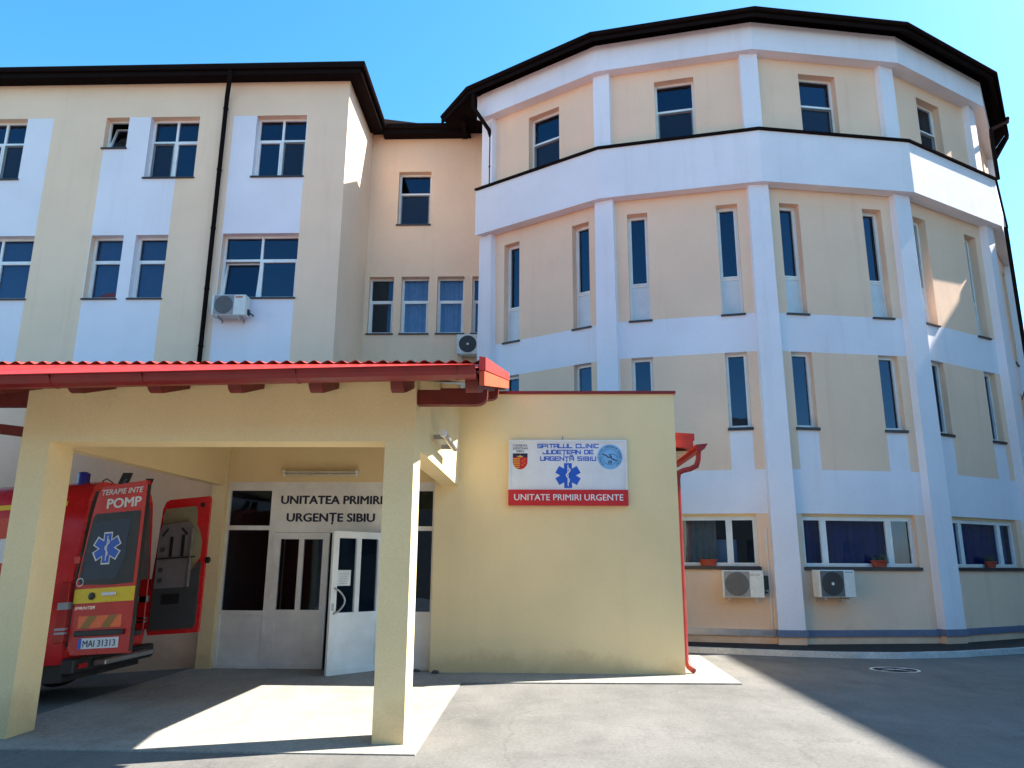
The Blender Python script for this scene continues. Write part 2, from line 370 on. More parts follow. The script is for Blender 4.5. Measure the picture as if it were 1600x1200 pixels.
GL = {'S': [[(1, 1), (0, 1), (0, .5), (1, .5), (1, 0), (0, 0)]], 'P': [[(0, 0), (0, 1), (1, 1), (1, .42), (0, .42)]], 'I': [[(.5, 0), (.5, 1)]],
      'T': [[(0, 1), (1, 1)], [(.5, 1), (.5, 0)]], 'A': [[(0, 0), (0, 1), (1, 1), (1, 0)], [(0, .42), (1, .42)]], 'L': [[(0, 1), (0, 0), (1, 0)]],
      'U': [[(0, 1), (0, 0), (1, 0), (1, 1)]], 'C': [[(1, 1), (0, 1), (0, 0), (1, 0)]], 'N': [[(0, 0), (0, 1), (1, 0), (1, 1)]],
      'J': [[(1, 1), (1, 0), (0, 0), (0, .3)]], 'D': [[(0, 0), (0, 1), (.8, 1), (1, .8), (1, .2), (.8, 0), (0, 0)]], 'E': [[(1, 1), (0, 1), (0, 0), (1, 0)], [(0, .5), (.85, .5)]],
      'Ț': [[(0, 1), (1, 1)], [(.5, 1), (.5, 0)], [(.5, -.2), (.4, -.42)]], 'Ă': [[(0, 0), (0, 1), (1, 1), (1, 0)], [(0, .42), (1, .42)], [(.2, 1.45), (.4, 1.26), (.6, 1.26), (.8, 1.45)]],
      'R': [[(0, 0), (0, 1), (1, 1), (1, .45), (0, .45)], [(.45, .45), (1, 0)]], 'G': [[(1, 1), (0, 1), (0, 0), (1, 0), (1, .5), (.55, .5)]], 'B': [[(0, 0), (0, 1), (.92, 1), (.92, .5), (0, .5)], [(1, .45), (1, 0), (0, 0)]]}
def stroke(mb, T, pts, w, n, mi=0, k=[0]):
    for i in range(len(pts)-1):
        a = Vector(pts[i]); b = Vector(pts[i+1]); d = (b-a)
        if d.length < 1e-6: continue
        d.normalize(); q = Vector((-d.y, d.x))*w/2; a_ = a-d*w/2; b_ = b+d*w/2; k[0] = (k[0]+1) % 9; nn = n+k[0]*.00012
        mb.poly([T(*(a_-q).to_tuple()[:1], nn, (a_-q)[1]), T((b_-q)[0], nn, (b_-q)[1]), T((b_+q)[0], nn, (b_+q)[1]), T((a_+q)[0], nn, (a_+q)[1])], mi)
def techno(mb, T, s, uc, z, width, h, n, mi=0):
    ws = [(.28 if c == 'I' else .55 if c == ' ' else 1) for c in s]; gap = .32; tot = sum(ws)+gap*(len(s)-1); sc = width/tot; u = uc-width/2
    for c, wd in zip(s, ws):
        for pl in GL.get(c, []): stroke(mb, T, [(u+p[0]*wd*sc, z+p[1]*h) for p in pl], h*.29, n, mi)
        u += (wd+gap)*sc
def star(T, uc, zc, L, wd, n):
    pts = []
    for k in range(6):
        a = math.pi/2+k*math.pi/3; ca, sa = math.cos(a), math.sin(a)
        pts += [T(uc+ca*L+sa*wd, n, zc+sa*L-ca*wd), T(uc+ca*L-sa*wd, n, zc+sa*L+ca*wd)]
        a2 = a+math.pi/6; pts.append(T(uc+math.cos(a2)*2*wd, n, zc+math.sin(a2)*2*wd))
    return pts
def snake(mb, T, uc, zc, L, n, mi=0):
    stroke(mb, T, [(uc, zc-L*.85), (uc, zc+L*.85)], L*.07, n, mi)
    stroke(mb, T, [(uc+math.sin(q*1.0)*L*(.09+.012*q), zc-L*.62+q*L*.135) for q in range(10)], L*.085, n+.0013, mi)
def disc(T, uc, zc, r, n, k=28): return [T(uc+r*math.cos(2*math.pi*i/k), n, zc+r*math.sin(2*math.pi*i/k)) for i in range(k)]

# ================================================================== SETTING
def gz(x): return -.07*max(0, -5.35-x)
xs = [-3000, -400, -60, -20, -12, -9, -5.35, -2, 2, 6, 12, 30, 400, 3000]; ys = [-3000, -300, -40, 0, 5, 10, 14, 20, 60, 400, 3000]
g = MB(); vs = [(x, y, max(gz(x), -1.0)) for y in ys for x in xs]; nx = len(xs)
g.mesh(vs, [(j*nx+i, j*nx+i+1, (j+1)*nx+i+1, (j+1)*nx+i) for j in range(len(ys)-1) for i in range(nx-1)])
tag(g.build('ground', 'asphalt'), 'worn grey asphalt yard', kind='structure')
f = MB(); f.box(-5.33, -1.05, 7.0, 12.2, -.05, .012); tag(f.build('canopy_floor', 'concrete'), 'pale concrete floor under the canopy', kind='structure')
f = MB(); P = [(-1.045, 11.05), (2.82, 11.22), (2.93, 14.55), (2.21, 14.7), (2.21, 12.0), (-1.045, 12.0)]
f.prism([(p[0], p[1], -.05) for p in P], [(p[0], p[1], .018) for p in P]); tag(f.build('concrete_apron', 'concrete'), 'pale concrete apron along the entrance block', kind='structure')
KP = [(2.5, 15.25), (3.66, 14.9), (4.69, 14.6), (5.6, 14.45), (6.5, 14.47), (7.63, 14.75), (9.22, 15.5), (11, 16.6), (12.6, 17.9), (14.5, 20.5), (15.5, 24)]
def inward(p, q): d = Vector((5.33-p[0], 25.83-p[1])).normalized(); return (p[0]+d.x*q, p[1]+d.y*q)
f = MB()
for i in range(len(KP)-1):
    for s_ in (0,):
        lerp = lambda t: (KP[i][0]+(KP[i+1][0]-KP[i][0])*t, KP[i][1]+(KP[i+1][1]-KP[i][1])*t)
        a, b = lerp(.0), lerp(.996); ai, bi = inward(a, .13), inward(b, .13)
        f.prism([(*a, -.05), (*b, -.05), (*bi, -.05), (*ai, -.05)], [(*inward(a, .02), .10), (*inward(b, .02), .10), (*bi, .10), (*ai, .10)])
tag(f.build('kerb', 'kerb_stone'), 'pale curved kerb round the tower foot', kind='structure')
f = MB()
for i in range(len(KP)-1):
    a, b = inward(KP[i], .135), inward(KP[i+1], .135); ai, bi = inward(KP[i], 2.2), inward(KP[i+1], 2.2)
    f.poly([(*a, .06), (*b, .06), (*bi, .06), (*ai, .06)])
tag(f.build('tar_strip', 'bitumen'), 'black tarred strip between kerb and tower wall', kind='structure')
# painted outline round a drain cover
mh = thing('drain_cover', (5.68, 12.95, 0), 'round drain cover ringed with white paint on the shaded asphalt', 'drain cover')
f = MB(); el = lambda r1, r2, k, z: (5.68+r1*math.cos(k*math.pi/18), 12.95+r2*math.sin(k*math.pi/18), z)
for k in range(36):
    q = random.uniform(-.004, .004)
    f.poly([el(.33+q, .30+q, k, .005), el(.33-q, .30-q, k+1, .005), el(.375, .345, k+1, .005), el(.375, .345, k, .005)])
f.build('painted_ring', 'road_paint', mh)
f = MB()
for a in (.5, 2.2): 
    c_, s_ = math.cos(a), math.sin(a); f.poly([(5.68-c_*.3-s_*.02, 12.95-s_*.28+c_*.02, .009+a*.001), (5.68-c_*.3+s_*.02, 12.95-s_*.28-c_*.02, .009+a*.001), (5.68+c_*.3+s_*.02, 12.95+s_*.28-c_*.02, .009+a*.001), (5.68+c_*.3-s_*.02, 12.95+s_*.28+c_*.02, .009+a*.001)])
f.build('painted_cross', 'road_paint', mh)
f = MB(); f.lathe([(.32, 0), (.32, .0035), (.29, .0045)], (5.68, 12.95, 0), 30); f.build('lid', 'bitumen', mh)

# ================================================================== HOSPITAL WING
W = thing('hospital_wing', (-10, 17.8, 0), 'long four-storey hospital wing with white and beige painted panels and dark eaves', 'building')
fw_ = Fr((0, 17.8), (1, 0), (0, -1))
XC = -5.02
ops = {'r3z': (-19.3, -17.95, 11.45, 13.24), 'r3a': (-15.1, -13.74, 11.45, 13.24), 'small': (-11.57, -10.94, 12.33, 13.24), 'r3b': (-10.35, -9.02, 11.45, 13.24), 'r3c': (-7.47, -6.12, 11.45, 13.24),
       'r2z': (-18.7, -17.0, 8.09, 9.82), 'r2a': (-14.95, -13.02, 8.09, 9.82), 'r2b': (-11.52, -10.67, 8.09, 9.82), 'r2c': (-10.35, -9.5, 8.09, 9.82), 'r2d': (-8.08, -6.1, 8.09, 9.84),
       'r1a': (-14.95, -13.02, 4.7, 6.35), 'g1': (-7.4, -6.0, 1.5, 2.7)}
ops.pop('g1')
def wingcol(u, z):
    if z < 3.4: return 2
    if z > 13.24: return 0
    if u < -13.02 and u > -15.7: return 1
    if -11.54 < u < -9.5: return 0 if (z > 12.33 and u < -10.94) else 1
    if -8.1 < u < -6.1: return 1
    return 0
mb = MB(); wall_sheet(mb, fw_, -22, XC, 0, 14.42, list(ops.values()), wingcol, .2, (-15.7, -13.02, -11.54, -9.5, -8.1, -6.1), (3.4, 13.24))
mb.build('wall', ['beige', 'white_stucco', 'white_ground'], W)
mb = MB(); mb.poly([(XC, 17.8, 0), (XC, 20.7, 0), (XC, 20.7, 14.42), (XC, 17.8, 14.42)]); tag(mb.build('wall', 'beige', W), 'short return wall with a sunlit patch at the top')
fr_ = Fr((0, 20.7), (1, 0), (0, -1))
rops = {'t': (-4.16, -3.18, 11.42, 13.15), 'a': (-4.9, -4.17, 8.03, 9.77), 'b': (-3.95, -3.14, 8.03, 9.77), 'c': (-2.9, -2.11, 8.03, 9.77), 'd': (-1.88, -1.1, 8.03, 9.77)}
mb = MB(); wall_sheet(mb, fr_, XC, 0, 0, 14.42, list(rops.values()), None, .2); tag(mb.build('wall', 'beige', W), 'set-back wall between wing and round tower')
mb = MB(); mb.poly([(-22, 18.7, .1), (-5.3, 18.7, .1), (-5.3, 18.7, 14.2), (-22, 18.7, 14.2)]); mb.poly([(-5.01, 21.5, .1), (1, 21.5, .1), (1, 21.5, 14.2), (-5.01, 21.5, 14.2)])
mb.poly([(-5.2, 18.0, .1), (-5.2, 21, .1), (-5.2, 21, 14.2), (-5.2, 18.0, 14.2)]); mb.build('room_backing', 'dark_room', W)  # near-black sheets behind the glass, painting in the dark of unlit rooms
window(W, fw_, *ops['r3a'], cols=(1, 1), rows=(1.45, .8), screen=((1, 0),)); window(W, fw_, *ops['r3z'], cols=(1, 1), rows=(1.45, .8))
window(W, fw_, *ops['r3b'], cols=(1, 1), rows=(1.45, .8), screen=((0, 0),)); window(W, fw_, *ops['r3c'], cols=(1, 1), rows=(1.45, .8), screen=((1, 0),))
tag(window(W, fw_, *ops['small'], cols=(1,), rows=(1,), fw=.035, tilt={(0, 0): .32}, sash='all'), 'small top-floor window with its sash tilted open')
window(W, fw_, *ops['r2z'], cols=(1, 1), rows=(1.35, .8), back='blind'); window(W, fw_, *ops['r2a'], cols=(1, 1), rows=(1.35, .8), back='blind')
window(W, fw_, *ops['r2b'], rows=(1.35, .8), back='blind'); window(W, fw_, *ops['r2c'], rows=(1.35, .8), back='blind')
tag(window(W, fw_, *ops['r2d'], cols=(1, 1), rows=(1.35, .8), tilt={(0, 0): .12}), 'wide window with its left lower sash tilted open')
window(W, fw_, *ops['r1a'], cols=(1, 1), rows=(1.35, .8))
window(W, fr_, *rops['t'], rows=(1.3, .75), screen=((0, 0),))
for k in 'abcd': window(W, fr_, *rops[k], rows=(1.2, .8), sash='low', back={'b': 'curtain_pale', 'c': 'curtain_pale'}.get(k))
# eaves: soffit, fascia, gutter, roof
EZ = 14.22
mb = MB()
mb.box(-22, XC+.001, 17.44, 17.8, EZ+.03, EZ+.06); mb.box(XC+.002, XC+.36, 17.44, 20.34, EZ+.03, EZ+.06); mb.box(XC+.362, -2.0, 20.34, 20.7, EZ+.03, EZ+.06)
mb.build('soffit', 'brown_metal', W)
mb = MB(); mb.box(-22, XC+.362, 17.41, 17.44, EZ, EZ+.24); mb.box(XC+.36, XC+.39, 17.441, 20.31, EZ, EZ+.24); mb.box(XC+.391, -2.0, 20.31, 20.34, EZ, EZ+.24); mb.build('fascia', 'brown_metal', W)
mb = MB(); mb.tube([(-22, 17.35, EZ+.21), (XC+.44, 17.35, EZ+.21), (XC+.44, 20.25, EZ+.21), (-1.9, 20.25, EZ+.21)], .065, 10); mb.build('gutter', 'brown_metal', W, True)
mb = MB(); h1 = EZ+.25
mb.poly([(-22, 17.36, h1), (XC+.4, 17.36, h1), (XC-3, 22.2, h1+1.9), (-22, 22.2, h1+1.9)]); mb.poly([(XC+.4, 17.36, h1), (XC+.4, 20.3, h1), (XC-3, 22.2, h1+1.9)])
mb.poly([(XC+.4, 20.3, h1), (1.5, 20.3, h1), (1.5, 24.5, h1+1.9), (XC-3, 22.2, h1+1.9)]); mb.poly([(-22, 22.2, h1+1.9), (XC-3, 22.2, h1+1.9), (1.5, 24.5, h1+1.9), (1.5, 30, h1), (-22, 30, h1)])
mb.build('roof', 'brown_metal', W)
def pipe_set(parent, path, r=.05, clips=(), mat='brown_metal', fr=None):
    mb = MB(); mb.tube(path, r, 10); p = mb.build('downpipe', mat, parent, True)
    for c in clips:
        q = MB(); q.lathe([(r+.004, -.02), (r+.012, -.012), (r+.012, .012), (r+.004, .02)], c, 10); q.box(c[0]-.012, c[0]+.012, c[1]+r, c[1]+r+.09, c[2]-.012, c[2]+.012); q.build('clip', mat, p)
    return p
pipe_set(W, [(-8.12, 17.36, 14.3), (-8.12, 17.36, 14.12), (-8.29, 17.68, 13.72), (-8.3, 17.7, 13.55), (-8.3, 17.7, .3)], .058, [(-8.3, 17.7, z) for z in (13.4, 11.6, 9.95, 8.3, 6.8)])

# ================================================================== ROUND TOWER
CX, CY, RR, ST, A0 = 5.33, 25.83, 10.08, math.radians(21.25), math.radians(-1.25)
def vert(i, off=0):
    a = (i-2)*ST+A0; r = RR-off/math.cos(ST/2); return (CX+r*math.sin(a), CY-r*math.cos(a))
def vert2(i, off=0):                 # outline of parapet, cornice and eaves
    a = (i-2)*ST+A0; r = 10.21-off/math.cos(ST/2); return (5.40+r*math.sin(a)-.1*min(max(i-3, 0), 1)-.28*max(i-4, 0), 26.17-r*math.cos(a))
def face(i, off):
    A, B = Vector(vert(i, off)), Vector(vert(i+1, off)); d = B-A; return Fr(A, d, (d.y, -d.x)), d.length
T_ = thing('round_tower', (CX, 16.2, 0), 'many-sided white and beige hospital tower with tall piers and a dark roof edge', 'building')
WO = .5; NF = 6
nu = lambda L, a: a*L
tops = {}
mbw = MB(); backing = MB()
for i in range(NF):
    fr, L = face(i, WO); o = []
    if i < 5:
        for a, b in ((.146, .283), (.733, .868)):
            o.append((a*L, b*L, 7.12, 9.82, .2)); o.append((a*L, b*L, 4.52, 6.23, .2))
        o.append((.365*L, .635*L, 11.48, 13.32, .2)); o.append((.127*L, .857*L, 1.58, 2.68, .12))
    tops[i] = o
    def tc(u, z, L=L):
        if 2.68 < z < 3.61 or 6.23 < z < 7.12: return 1
        if 3.6 < z < 4.52 and (.146*L < u < .283*L or .733*L < u < .868*L): return 1
        return 0
    wall_sheet(mbw, fr, 0, L, .2, 13.66, o, tc, .2, [q*L for q in (.146, .283, .733, .868)], (2.68, 3.61, 4.52, 6.23, 7.12))
    fl, Ll = face(i, 1.5); backing.poly([fl(-.1, 0, .3), fl(Ll+.1, 0, .3), fl(Ll+.1, 0, 13.4), fl(-.1, 0, 13.4)])
a = vert(0, WO); mbw.poly([(-1.36, 20.72, .2), (a[0], a[1], .2), (a[0], a[1], 13.66), (-1.36, 20.72, 13.66)], 1)
mbw.build('wall', ['tower_beige', 'white_stucco'], T_); backing.build('room_backing', 'dark_room', T_)  # backing coloured near black to stand for unlit tower rooms
def ring(mb, z0, z1, oo, oi, i0=0, i1=NF, mi=0, caps=True, vf=vert):
    n = i1-i0+1; vs = []
    for i in range(i0, i1+1): vs += [(*vf(i, oo), z0), (*vf(i, oo), z1), (*vert(i, oi), z1), (*vert(i, oi), z0)]
    fs = []
    for k in range(n-1):
        b, c = 4*k, 4*k+4; fs += [(b, c, c+1, b+1), (b+1, c+1, c+2, b+2), (b+2, c+2, c+3, b+3), (b+3, c+3, c, b)]
    if caps: fs += [(0, 1, 2, 3), (4*n-1, 4*n-2, 4*n-3, 4*n-4)]
    mb.mesh(vs, fs, mi)
mb = MB(); ring(mb, 10.18, 11.48, 0, WO-.01, vf=vert2); mb.build('parapet', 'white_stucco', T_)
mb = MB(); ring(mb, 11.482, 11.545, -.05, WO-.012, vf=vert2); mb.build('parapet_cap', 'brown_metal', T_)
mb = MB(); ring(mb, 13.66, 14.40, 0, WO+.3, vf=vert2); mb.build('cornice', 'white_stucco', T_)
# wall base and metal ledge
mb = MB(); ring(mb, -.1, .21, WO-.06, WO+.3); mb.build('plinth', 'tower_beige', T_)
# piers
def pier(i, z0, z1, w0, w1, p0, p1):
    a = (i-2)*ST+A0; rd = Vector((math.sin(a), -math.cos(a))); td = Vector((math.cos(a), math.sin(a))); rw = RR-WO/math.cos(ST/2)
    mb = MB(); loops = []
    for z, w_, p in ((z0, w0, p0), (z1, w1, p1)):
        c = Vector((CX, CY))
        loops.append([(*(c+rd*(rw-.35)-td*w_/2), z), (*(c+rd*(rw+p)-td*w_/2), z), (*(c+rd*(rw+p)+td*w_/2), z), (*(c+rd*(rw-.35)+td*w_/2), z)])
    mb.prism(loops[0], loops[1]); return mb
for i in range(0, 6):
    pier(i, .345, 10.178, .54, .45, .16, .14).build('pier', 'white_stucco', T_)
    pier(i, 11.547, 13.658, .42, .42, .12, .12).build('pier', 'white_stucco', T_)
    pier(i, -.1, .212, .56, .56, .15, .15).build('pier_foot', 'tower_beige', T_)
for i in range(NF):
    fr, L = face(i, WO); mb = MB()
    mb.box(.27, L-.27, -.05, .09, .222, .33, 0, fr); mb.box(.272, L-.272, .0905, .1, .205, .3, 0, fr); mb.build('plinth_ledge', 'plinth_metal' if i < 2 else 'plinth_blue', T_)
for i in range(6):
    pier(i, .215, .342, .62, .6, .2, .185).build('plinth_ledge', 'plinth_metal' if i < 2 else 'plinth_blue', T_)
gback = {0: 'curtain_grey', 1: None, 2: 'curtain_blue', 3: 'curtain_blue', 4: None}
for i in range(5):
    fr, L = face(i, WO)
    for (a, b, c, d, dp) in tops[i]:
        if c == 7.12: window(T_, fr, a, b, c, d, .2, rows=(.5, 1), panel_rows=(0,), sash='all', fw=.045, mw=.05)
        elif c == 4.52: window(T_, fr, a, b, c, d, .14, fw=.035, sash='all', sillh=.05)
        elif c == 11.48: window(T_, fr, a, b, c, d, .2, rows=(1.1, .75), sill=None, screen=((0, 0),))
        else:
            wn = window(T_, fr, a, b, c, d, .12, cols=(.19, .6, .21), fw=.045, mw=.06, sash='all', back=gback[i], sillh=.06, head=.055)
# curtain and plum drape seen in the left ground window
fr, L = face(1, WO)
q = MB(); N = 40; vs = []
for i in range(N+1):
    t = i/N; u = .40*L+t*.22*L; vs += [fr(u, -.34+.02*math.sin(i), 1.6), fr(u, -.34+.02*math.sin(i), 2.62)]
q.mesh(vs, [(2*i, 2*i+2, 2*i+3, 2*i+1) for i in range(N)]); q.build('curtain', 'curtain_grey', T_, True)
q = MB(); q.box(.405*L, .43*L, -.32, -.30, 1.6, 2.62, 0, fr); q.build('curtain', 'curtain_plum', T_)
q = MB(); q.box(.62*L, .74*L, -.6, -.55, 1.6, 2.15, 0, fr); q.build('screen_panel', 'print_sky', T_)
# roof edge
mb = MB(); ring(mb, 14.30, 14.52, -.33, -.1, vf=vert2); ring(mb, 14.402, 14.44, .02, .6, vf=vert2); mb.build('soffit', 'brown_metal', T_)
vL = Vector(vert2(0, -.3)); vE = Vector((-2.80, 19.95))
mb = MB(); mb.prism([(*vL, 14.38), (*vE, 14.38), (-1.9, 20.6, 14.38), (-.6, 20.6, 14.38), (*vert(0, .3), 14.38)], [(*vL, 14.41), (*vE, 14.525), (-1.9, 20.6, 14.41), (-.6, 20.6, 14.41), (*vert(0, .3), 14.41)])
d = (vE-vL).normalized(); nn = Vector((d.y, -d.x)); nn = -nn if nn.y > 0 else nn
mb.prism([(*(vL+nn*.03), 14.28), (*(vE+nn*.03), 14.28), (*(vE-nn*.01), 14.28), (*(vL-nn*.01), 14.28)], [(*(vL+nn*.03), 14.561), (*(vE+nn*.03), 14.561), (*(vE-nn*.01), 14.561), (*(vL-nn*.01), 14.561)])
mb.box(-2.25, -2.1, 19.7, 20.6, 14.17, 14.375); mb.build('eave_return', 'brown_metal', T_)
mb = MB(); mb.tube([(vE.x, vE.y-.06, 14.47)]+[(*vert2(i, -.37), 14.47) for i in range(0, 7)], (.06), 10); mb.build('gutter', 'brown_metal', T_, True)
mb = MB(); ap = (CX, CY, 16.4); pts = [(*vE, 14.571)]+[(*vert2(i, -.33), 14.525) for i in range(0, 7)]+[(CX+9, 33, 14.525), (CX-6, 33, 14.525)]
for k in range(len(pts)): mb.poly([pts[k], pts[(k+1) % len(pts)], ap])
mb.build('roof', 'brown_metal', T_)
b0 = vert(6, WO); mb = MB(); mb.poly([(*b0, 0), (b0[0]-1, 33, 0), (b0[0]-1, 33, 14.3), (*b0, 14.3)]); mb.poly([(b0[0]-1, 33, 0), (-1.36, 33, 0), (-1.36, 33, 14.3), (b0[0]-1, 33, 14.3)]); mb.poly([(-1.36, 33, 0), (-1.36, 20.75, 0), (-1.36, 20.75, 14.3), (-1.36, 33, 14.3)]); mb.build('rear_wall', 'beige', T_)
e0 = vert2(0, -.3)
pa = vert(0, .30); px, py = pa[0]+.17, pa[1]+.02
pipe_set(T_, [(e0[0]+.12, e0[1]-.03, 14.5), (e0[0]+.12, e0[1]-.03, 13.9), (px-.06, py-.06, 13.3), (px, py, 13.1), (px, py, 11.55)], .055, [(px, py, 12.2)])
pipe_set(T_, [(px, py, 10.18), (px, py, .3)], .055, [(px, py, z) for z in (9.6, 7.9, 6.6)])
pr = vert(4, .17); er = vert2(4.62, -.3)
pipe_set(T_, [(er[0], er[1], 14.3), (er[0]-.1, er[1]-.1, 14.1), (pr[0]+.35, pr[1]+.22, 13.05), (pr[0]+.3, pr[1]+.18, 12.8), (pr[0]+.3, pr[1]+.18, 11.55)], .05)
pipe_set(T_, [(pr[0]+.3, pr[1]+.18, 10.18), (pr[0]+.3, pr[1]+.18, 6.6)], .045)
pipe_set(T_, [(pr[0]+.3, pr[1]+.18, 6.0), (pr[0]+.3, pr[1]+.18, .3)], .045, mat='grey_plastic')
# conduit down the ground floor wall
fr, L = face(1, WO); mb = MB(); mb.tube([fr(.905*L, .02, 2.35), fr(.905*L, .02, .36)], .016, 8); mb.build('conduit', 'pvc', T_, True)
mb = MB(); mb.box(.85*L, .9*L, .002, .012, 1.12, 1.4, 0, fr); mb.build('wall_patch', 'stone', T_)
# wire bracket by the right edge
B = Vector((12.05, 18.75)); wb = thing('wire_bracket', (B.x, B.y, 5.8), 'black wire loop bracket on the shaded right edge of the tower', 'bracket')
mb = MB(); mb.tube([(B.x-.1, B.y-.12, 5.62), (B.x-.06, B.y-.2, 5.82), (B.x+.06, B.y-.25, 5.93), (B.x+.25, B.y-.25, 5.95), (B.x+.6, B.y-.2, 5.90)], .014, 6); mb.build('wire', 'black_plastic', wb, True)
mb = MB(); mb.lathe([(.02, 0), (.045, .03), (.03, .06), (.05, .09), (.02, .13)], (B.x+.14, B.y-.25, 5.66), 10); mb.box(B.x-.1, B.x+.14, B.y-.26, B.y-.24, 5.74, 5.77); mb.build('insulator', 'black_plastic', wb, True)

# ================================================================== ENTRANCE ANNEX
A = thing('entrance_annex', (-1.4, 12.2, 0), 'low yellow-beige entrance block with a red capped front wall and a glazed door screen', 'building')
mb = MB()
mb.prism([(-1.62, 12.0, -.05), (2.2, 12.0, -.05), (2.2, 12.22, -.05), (-1.62, 12.22, -.05)], [(-1.62, 12.0, 4.29), (2.2, 12.0, 4.29), (2.2, 12.22, 4.29), (-1.62, 12.22, 4.29)])
mb.box(2.02, 2.18, 12.222, 17.2, -.05, 3.55); mb.build('wall', 'yellow_beige', A)
mb = MB(); mb.box(-5.02, -1.622, 12.2, 12.36, 2.88, 4.5); mb.box(-5.25, -5.022, 12.12, 12.36, 0, 4.5); mb.box(-5.2, -5.04, 12.362, 17.78, -.05, 4.2); mb.build('wall', 'yellow_beige', A)
mb = MB(); mb.box(-16, -5.252, 12.3, 12.5, -1.1, 4.25); mb.build('wall', 'white_ground', A)
mb = MB(); mb.box(-1.66, 2.23, 11.965, 12.25, 4.292, 4.335); mb.build('parapet_cap', 'red_metal', A)
mb = MB(); mb.box(-16, -.5, 12.51, 17.78, 4.26, 4.4)
mb.prism([(-.498, 12.26, 4.1), (2.19, 12.26, 3.62), (2.19, 16.6, 3.62), (-.498, 16.6, 4.1)], [(-.498, 12.26, 4.25), (2.19, 12.26, 3.78), (2.19, 16.6, 3.78), (-.498, 16.6, 4.25)]); mb.build('roof', 'roof_tar', A)
mb = MB()                                       # tiled verge, seen end-on at the right corner
for k, (za, zb, xa) in enumerate(((3.58, 3.69, 2.56), (3.45, 3.578, 2.53))):
    mb.prism([(2.205, 12.28-.03*k, za+.02), (xa, 12.28-.03*k, za), (xa, 14.2, za), (2.205, 14.2, za+.02)], [(2.205, 12.28-.03*k, zb+.02), (xa, 12.28-.03*k, zb), (xa, 14.2, zb), (2.205, 14.2, zb+.02)])
mb.build('eave_board', 'eave_red', A)
mb = MB(); mb.prism([(2.205, 12.4, 3.3), (2.46, 12.4, 3.40), (2.46, 14.2, 3.40), (2.205, 14.2, 3.3)], [(2.205, 12.4, 3.42), (2.46, 12.4, 3.42), (2.46, 14.2, 3.42), (2.205, 14.2, 3.42)]); mb.build('eave_lining', 'pale_board', A)
mb = MB()
pr_ = [(2.56, 3.5), (2.575, 3.40), (2.63, 3.38), (2.70, 3.43), (2.76, 3.52), (2.745, 3.525), (2.69, 3.445), (2.63, 3.40), (2.585, 3.415), (2.575, 3.5)]
mb.prism([(x, 12.25, z) for x, z in pr_], [(x, 14.2, z) for x, z in pr_]); mb.prism([(x, 12.22, z) for x, z in pr_[:5]], [(x, 12.248, z) for x, z in pr_[:5]]); mb.build('gutter', 'red_metal', A)
pipe_set(A, [(2.63, 12.34, 3.40), (2.62, 12.34, 3.28), (2.58, 12.34, 3.17), (2.48, 12.33, 3.12), (2.36, 12.31, 3.09), (2.28, 12.3, 3.05), (2.262, 12.29, 2.95), (2.262, 12.29, .22), (2.29, 12.2, .1), (2.34, 12.1, .06)], .042, mat='red_metal')
# glazed screen
fs = Fr((0, 12.2), (1, 0), (0, -1)); SY = -.02
def sframe(mb, boxes):
    for b in boxes: mb.box(b[0], b[1], -.06+SY, b[4] if len(b) > 4 else 0+SY, b[2], b[3], 0, fs)
mb = MB(); sframe(mb, [(-5.02, -4.97, 0, 2.88), (-4.30, -4.205, 0, 2.88), (-2.415, -2.32, 0, 2.88), (-1.675, -1.622, 0, 2.88), (-4.205, -2.415, 2.775, 2.88), (-4.97, -4.30, 2.74, 2.88), (-2.32, -1.675, 2.74, 2.88),
    (-4.97, -4.30, 2.11, 2.18), (-2.32, -1.675, 2.11, 2.18), (-4.97, -4.30, .80, .87), (-2.32, -1.675, .80, .87), (-4.97, -4.30, 0, .06), (-2.32, -1.675, 0, .06), (-4.205, -2.415, 2.075, 2.12)])
scr = mb.build('door_screen', 'door_pvc', A)
for a, b in ((-4.97, -4.30), (-2.32, -1.675)):
    for c, d in ((2.18, 2.74), (.87, 2.11)): p = MB(); p.poly([fs(a, -.05, c), fs(b, -.05, c), fs(b, -.05, d), fs(a, -.05, d)]); p.build('pane', 'glass', scr)
    p = MB(); p.box(a, b, -.07, -.045, .06, .80, 0, fs); p.build('panel', 'door_pvc', scr)
p = MB(); p.box(-4.205, -2.415, -.07, -.03, 2.12, 2.775, 0, fs); sgn = p.build('sign_panel', 'door_pvc', scr)
tx = MB(); put_text(tx, fs, 'UNITATEA PRIMIRI', -4.14, 2.53, 1.64, .135, -.028, .042); tx.build('lettering', 'print_navy', scr); tx = MB(); put_text(tx, fs, 'URGENȚE SIBIU', -4.03, 2.25, 1.42, .135, -.028, .042); tx.build('lettering', 'print_navy', scr)
def door_leaf(T, wd, name, label, knob):
    mb = MB(); a, b, c, d = 0, wd, .015, 2.07; s_ = .1
    def bx(*q): mb.box(q[0], q[1], -.05, 0, q[2], q[3], 0, T)
    bx(a, a+s_, c, d); bx(b-s_, b, c, d); bx(a+s_, b-s_, d-s_, d); bx(a+s_, b-s_, c, .1); bx(a+s_, b-s_, .79, .885); m = (a+b)/2; bx(m-.04, m+.04, .885, d-s_)
    dr = mb.build(name, 'door_pvc', A); tag(dr, label)
    for q0, q1 in ((a+s_, m-.04), (m+.04, b-s_)): p = MB(); p.poly([T(q0, -.03, .885), T(q1, -.03, .885), T(q1, -.03, d-s_), T(q0, -.03, d-s_)]); p.build('pane', 'glass', dr)
    p = MB(); p.box(a+s_, b-s_, -.038, -.012, .1, .79, 0, T); p.build('panel', 'door_pvc', dr)
    return dr
dl = door_leaf(lambda u, n, z: fs(-4.2+u, n-.005, z), .885, 'door', 'closed left leaf of the white entrance door', False)
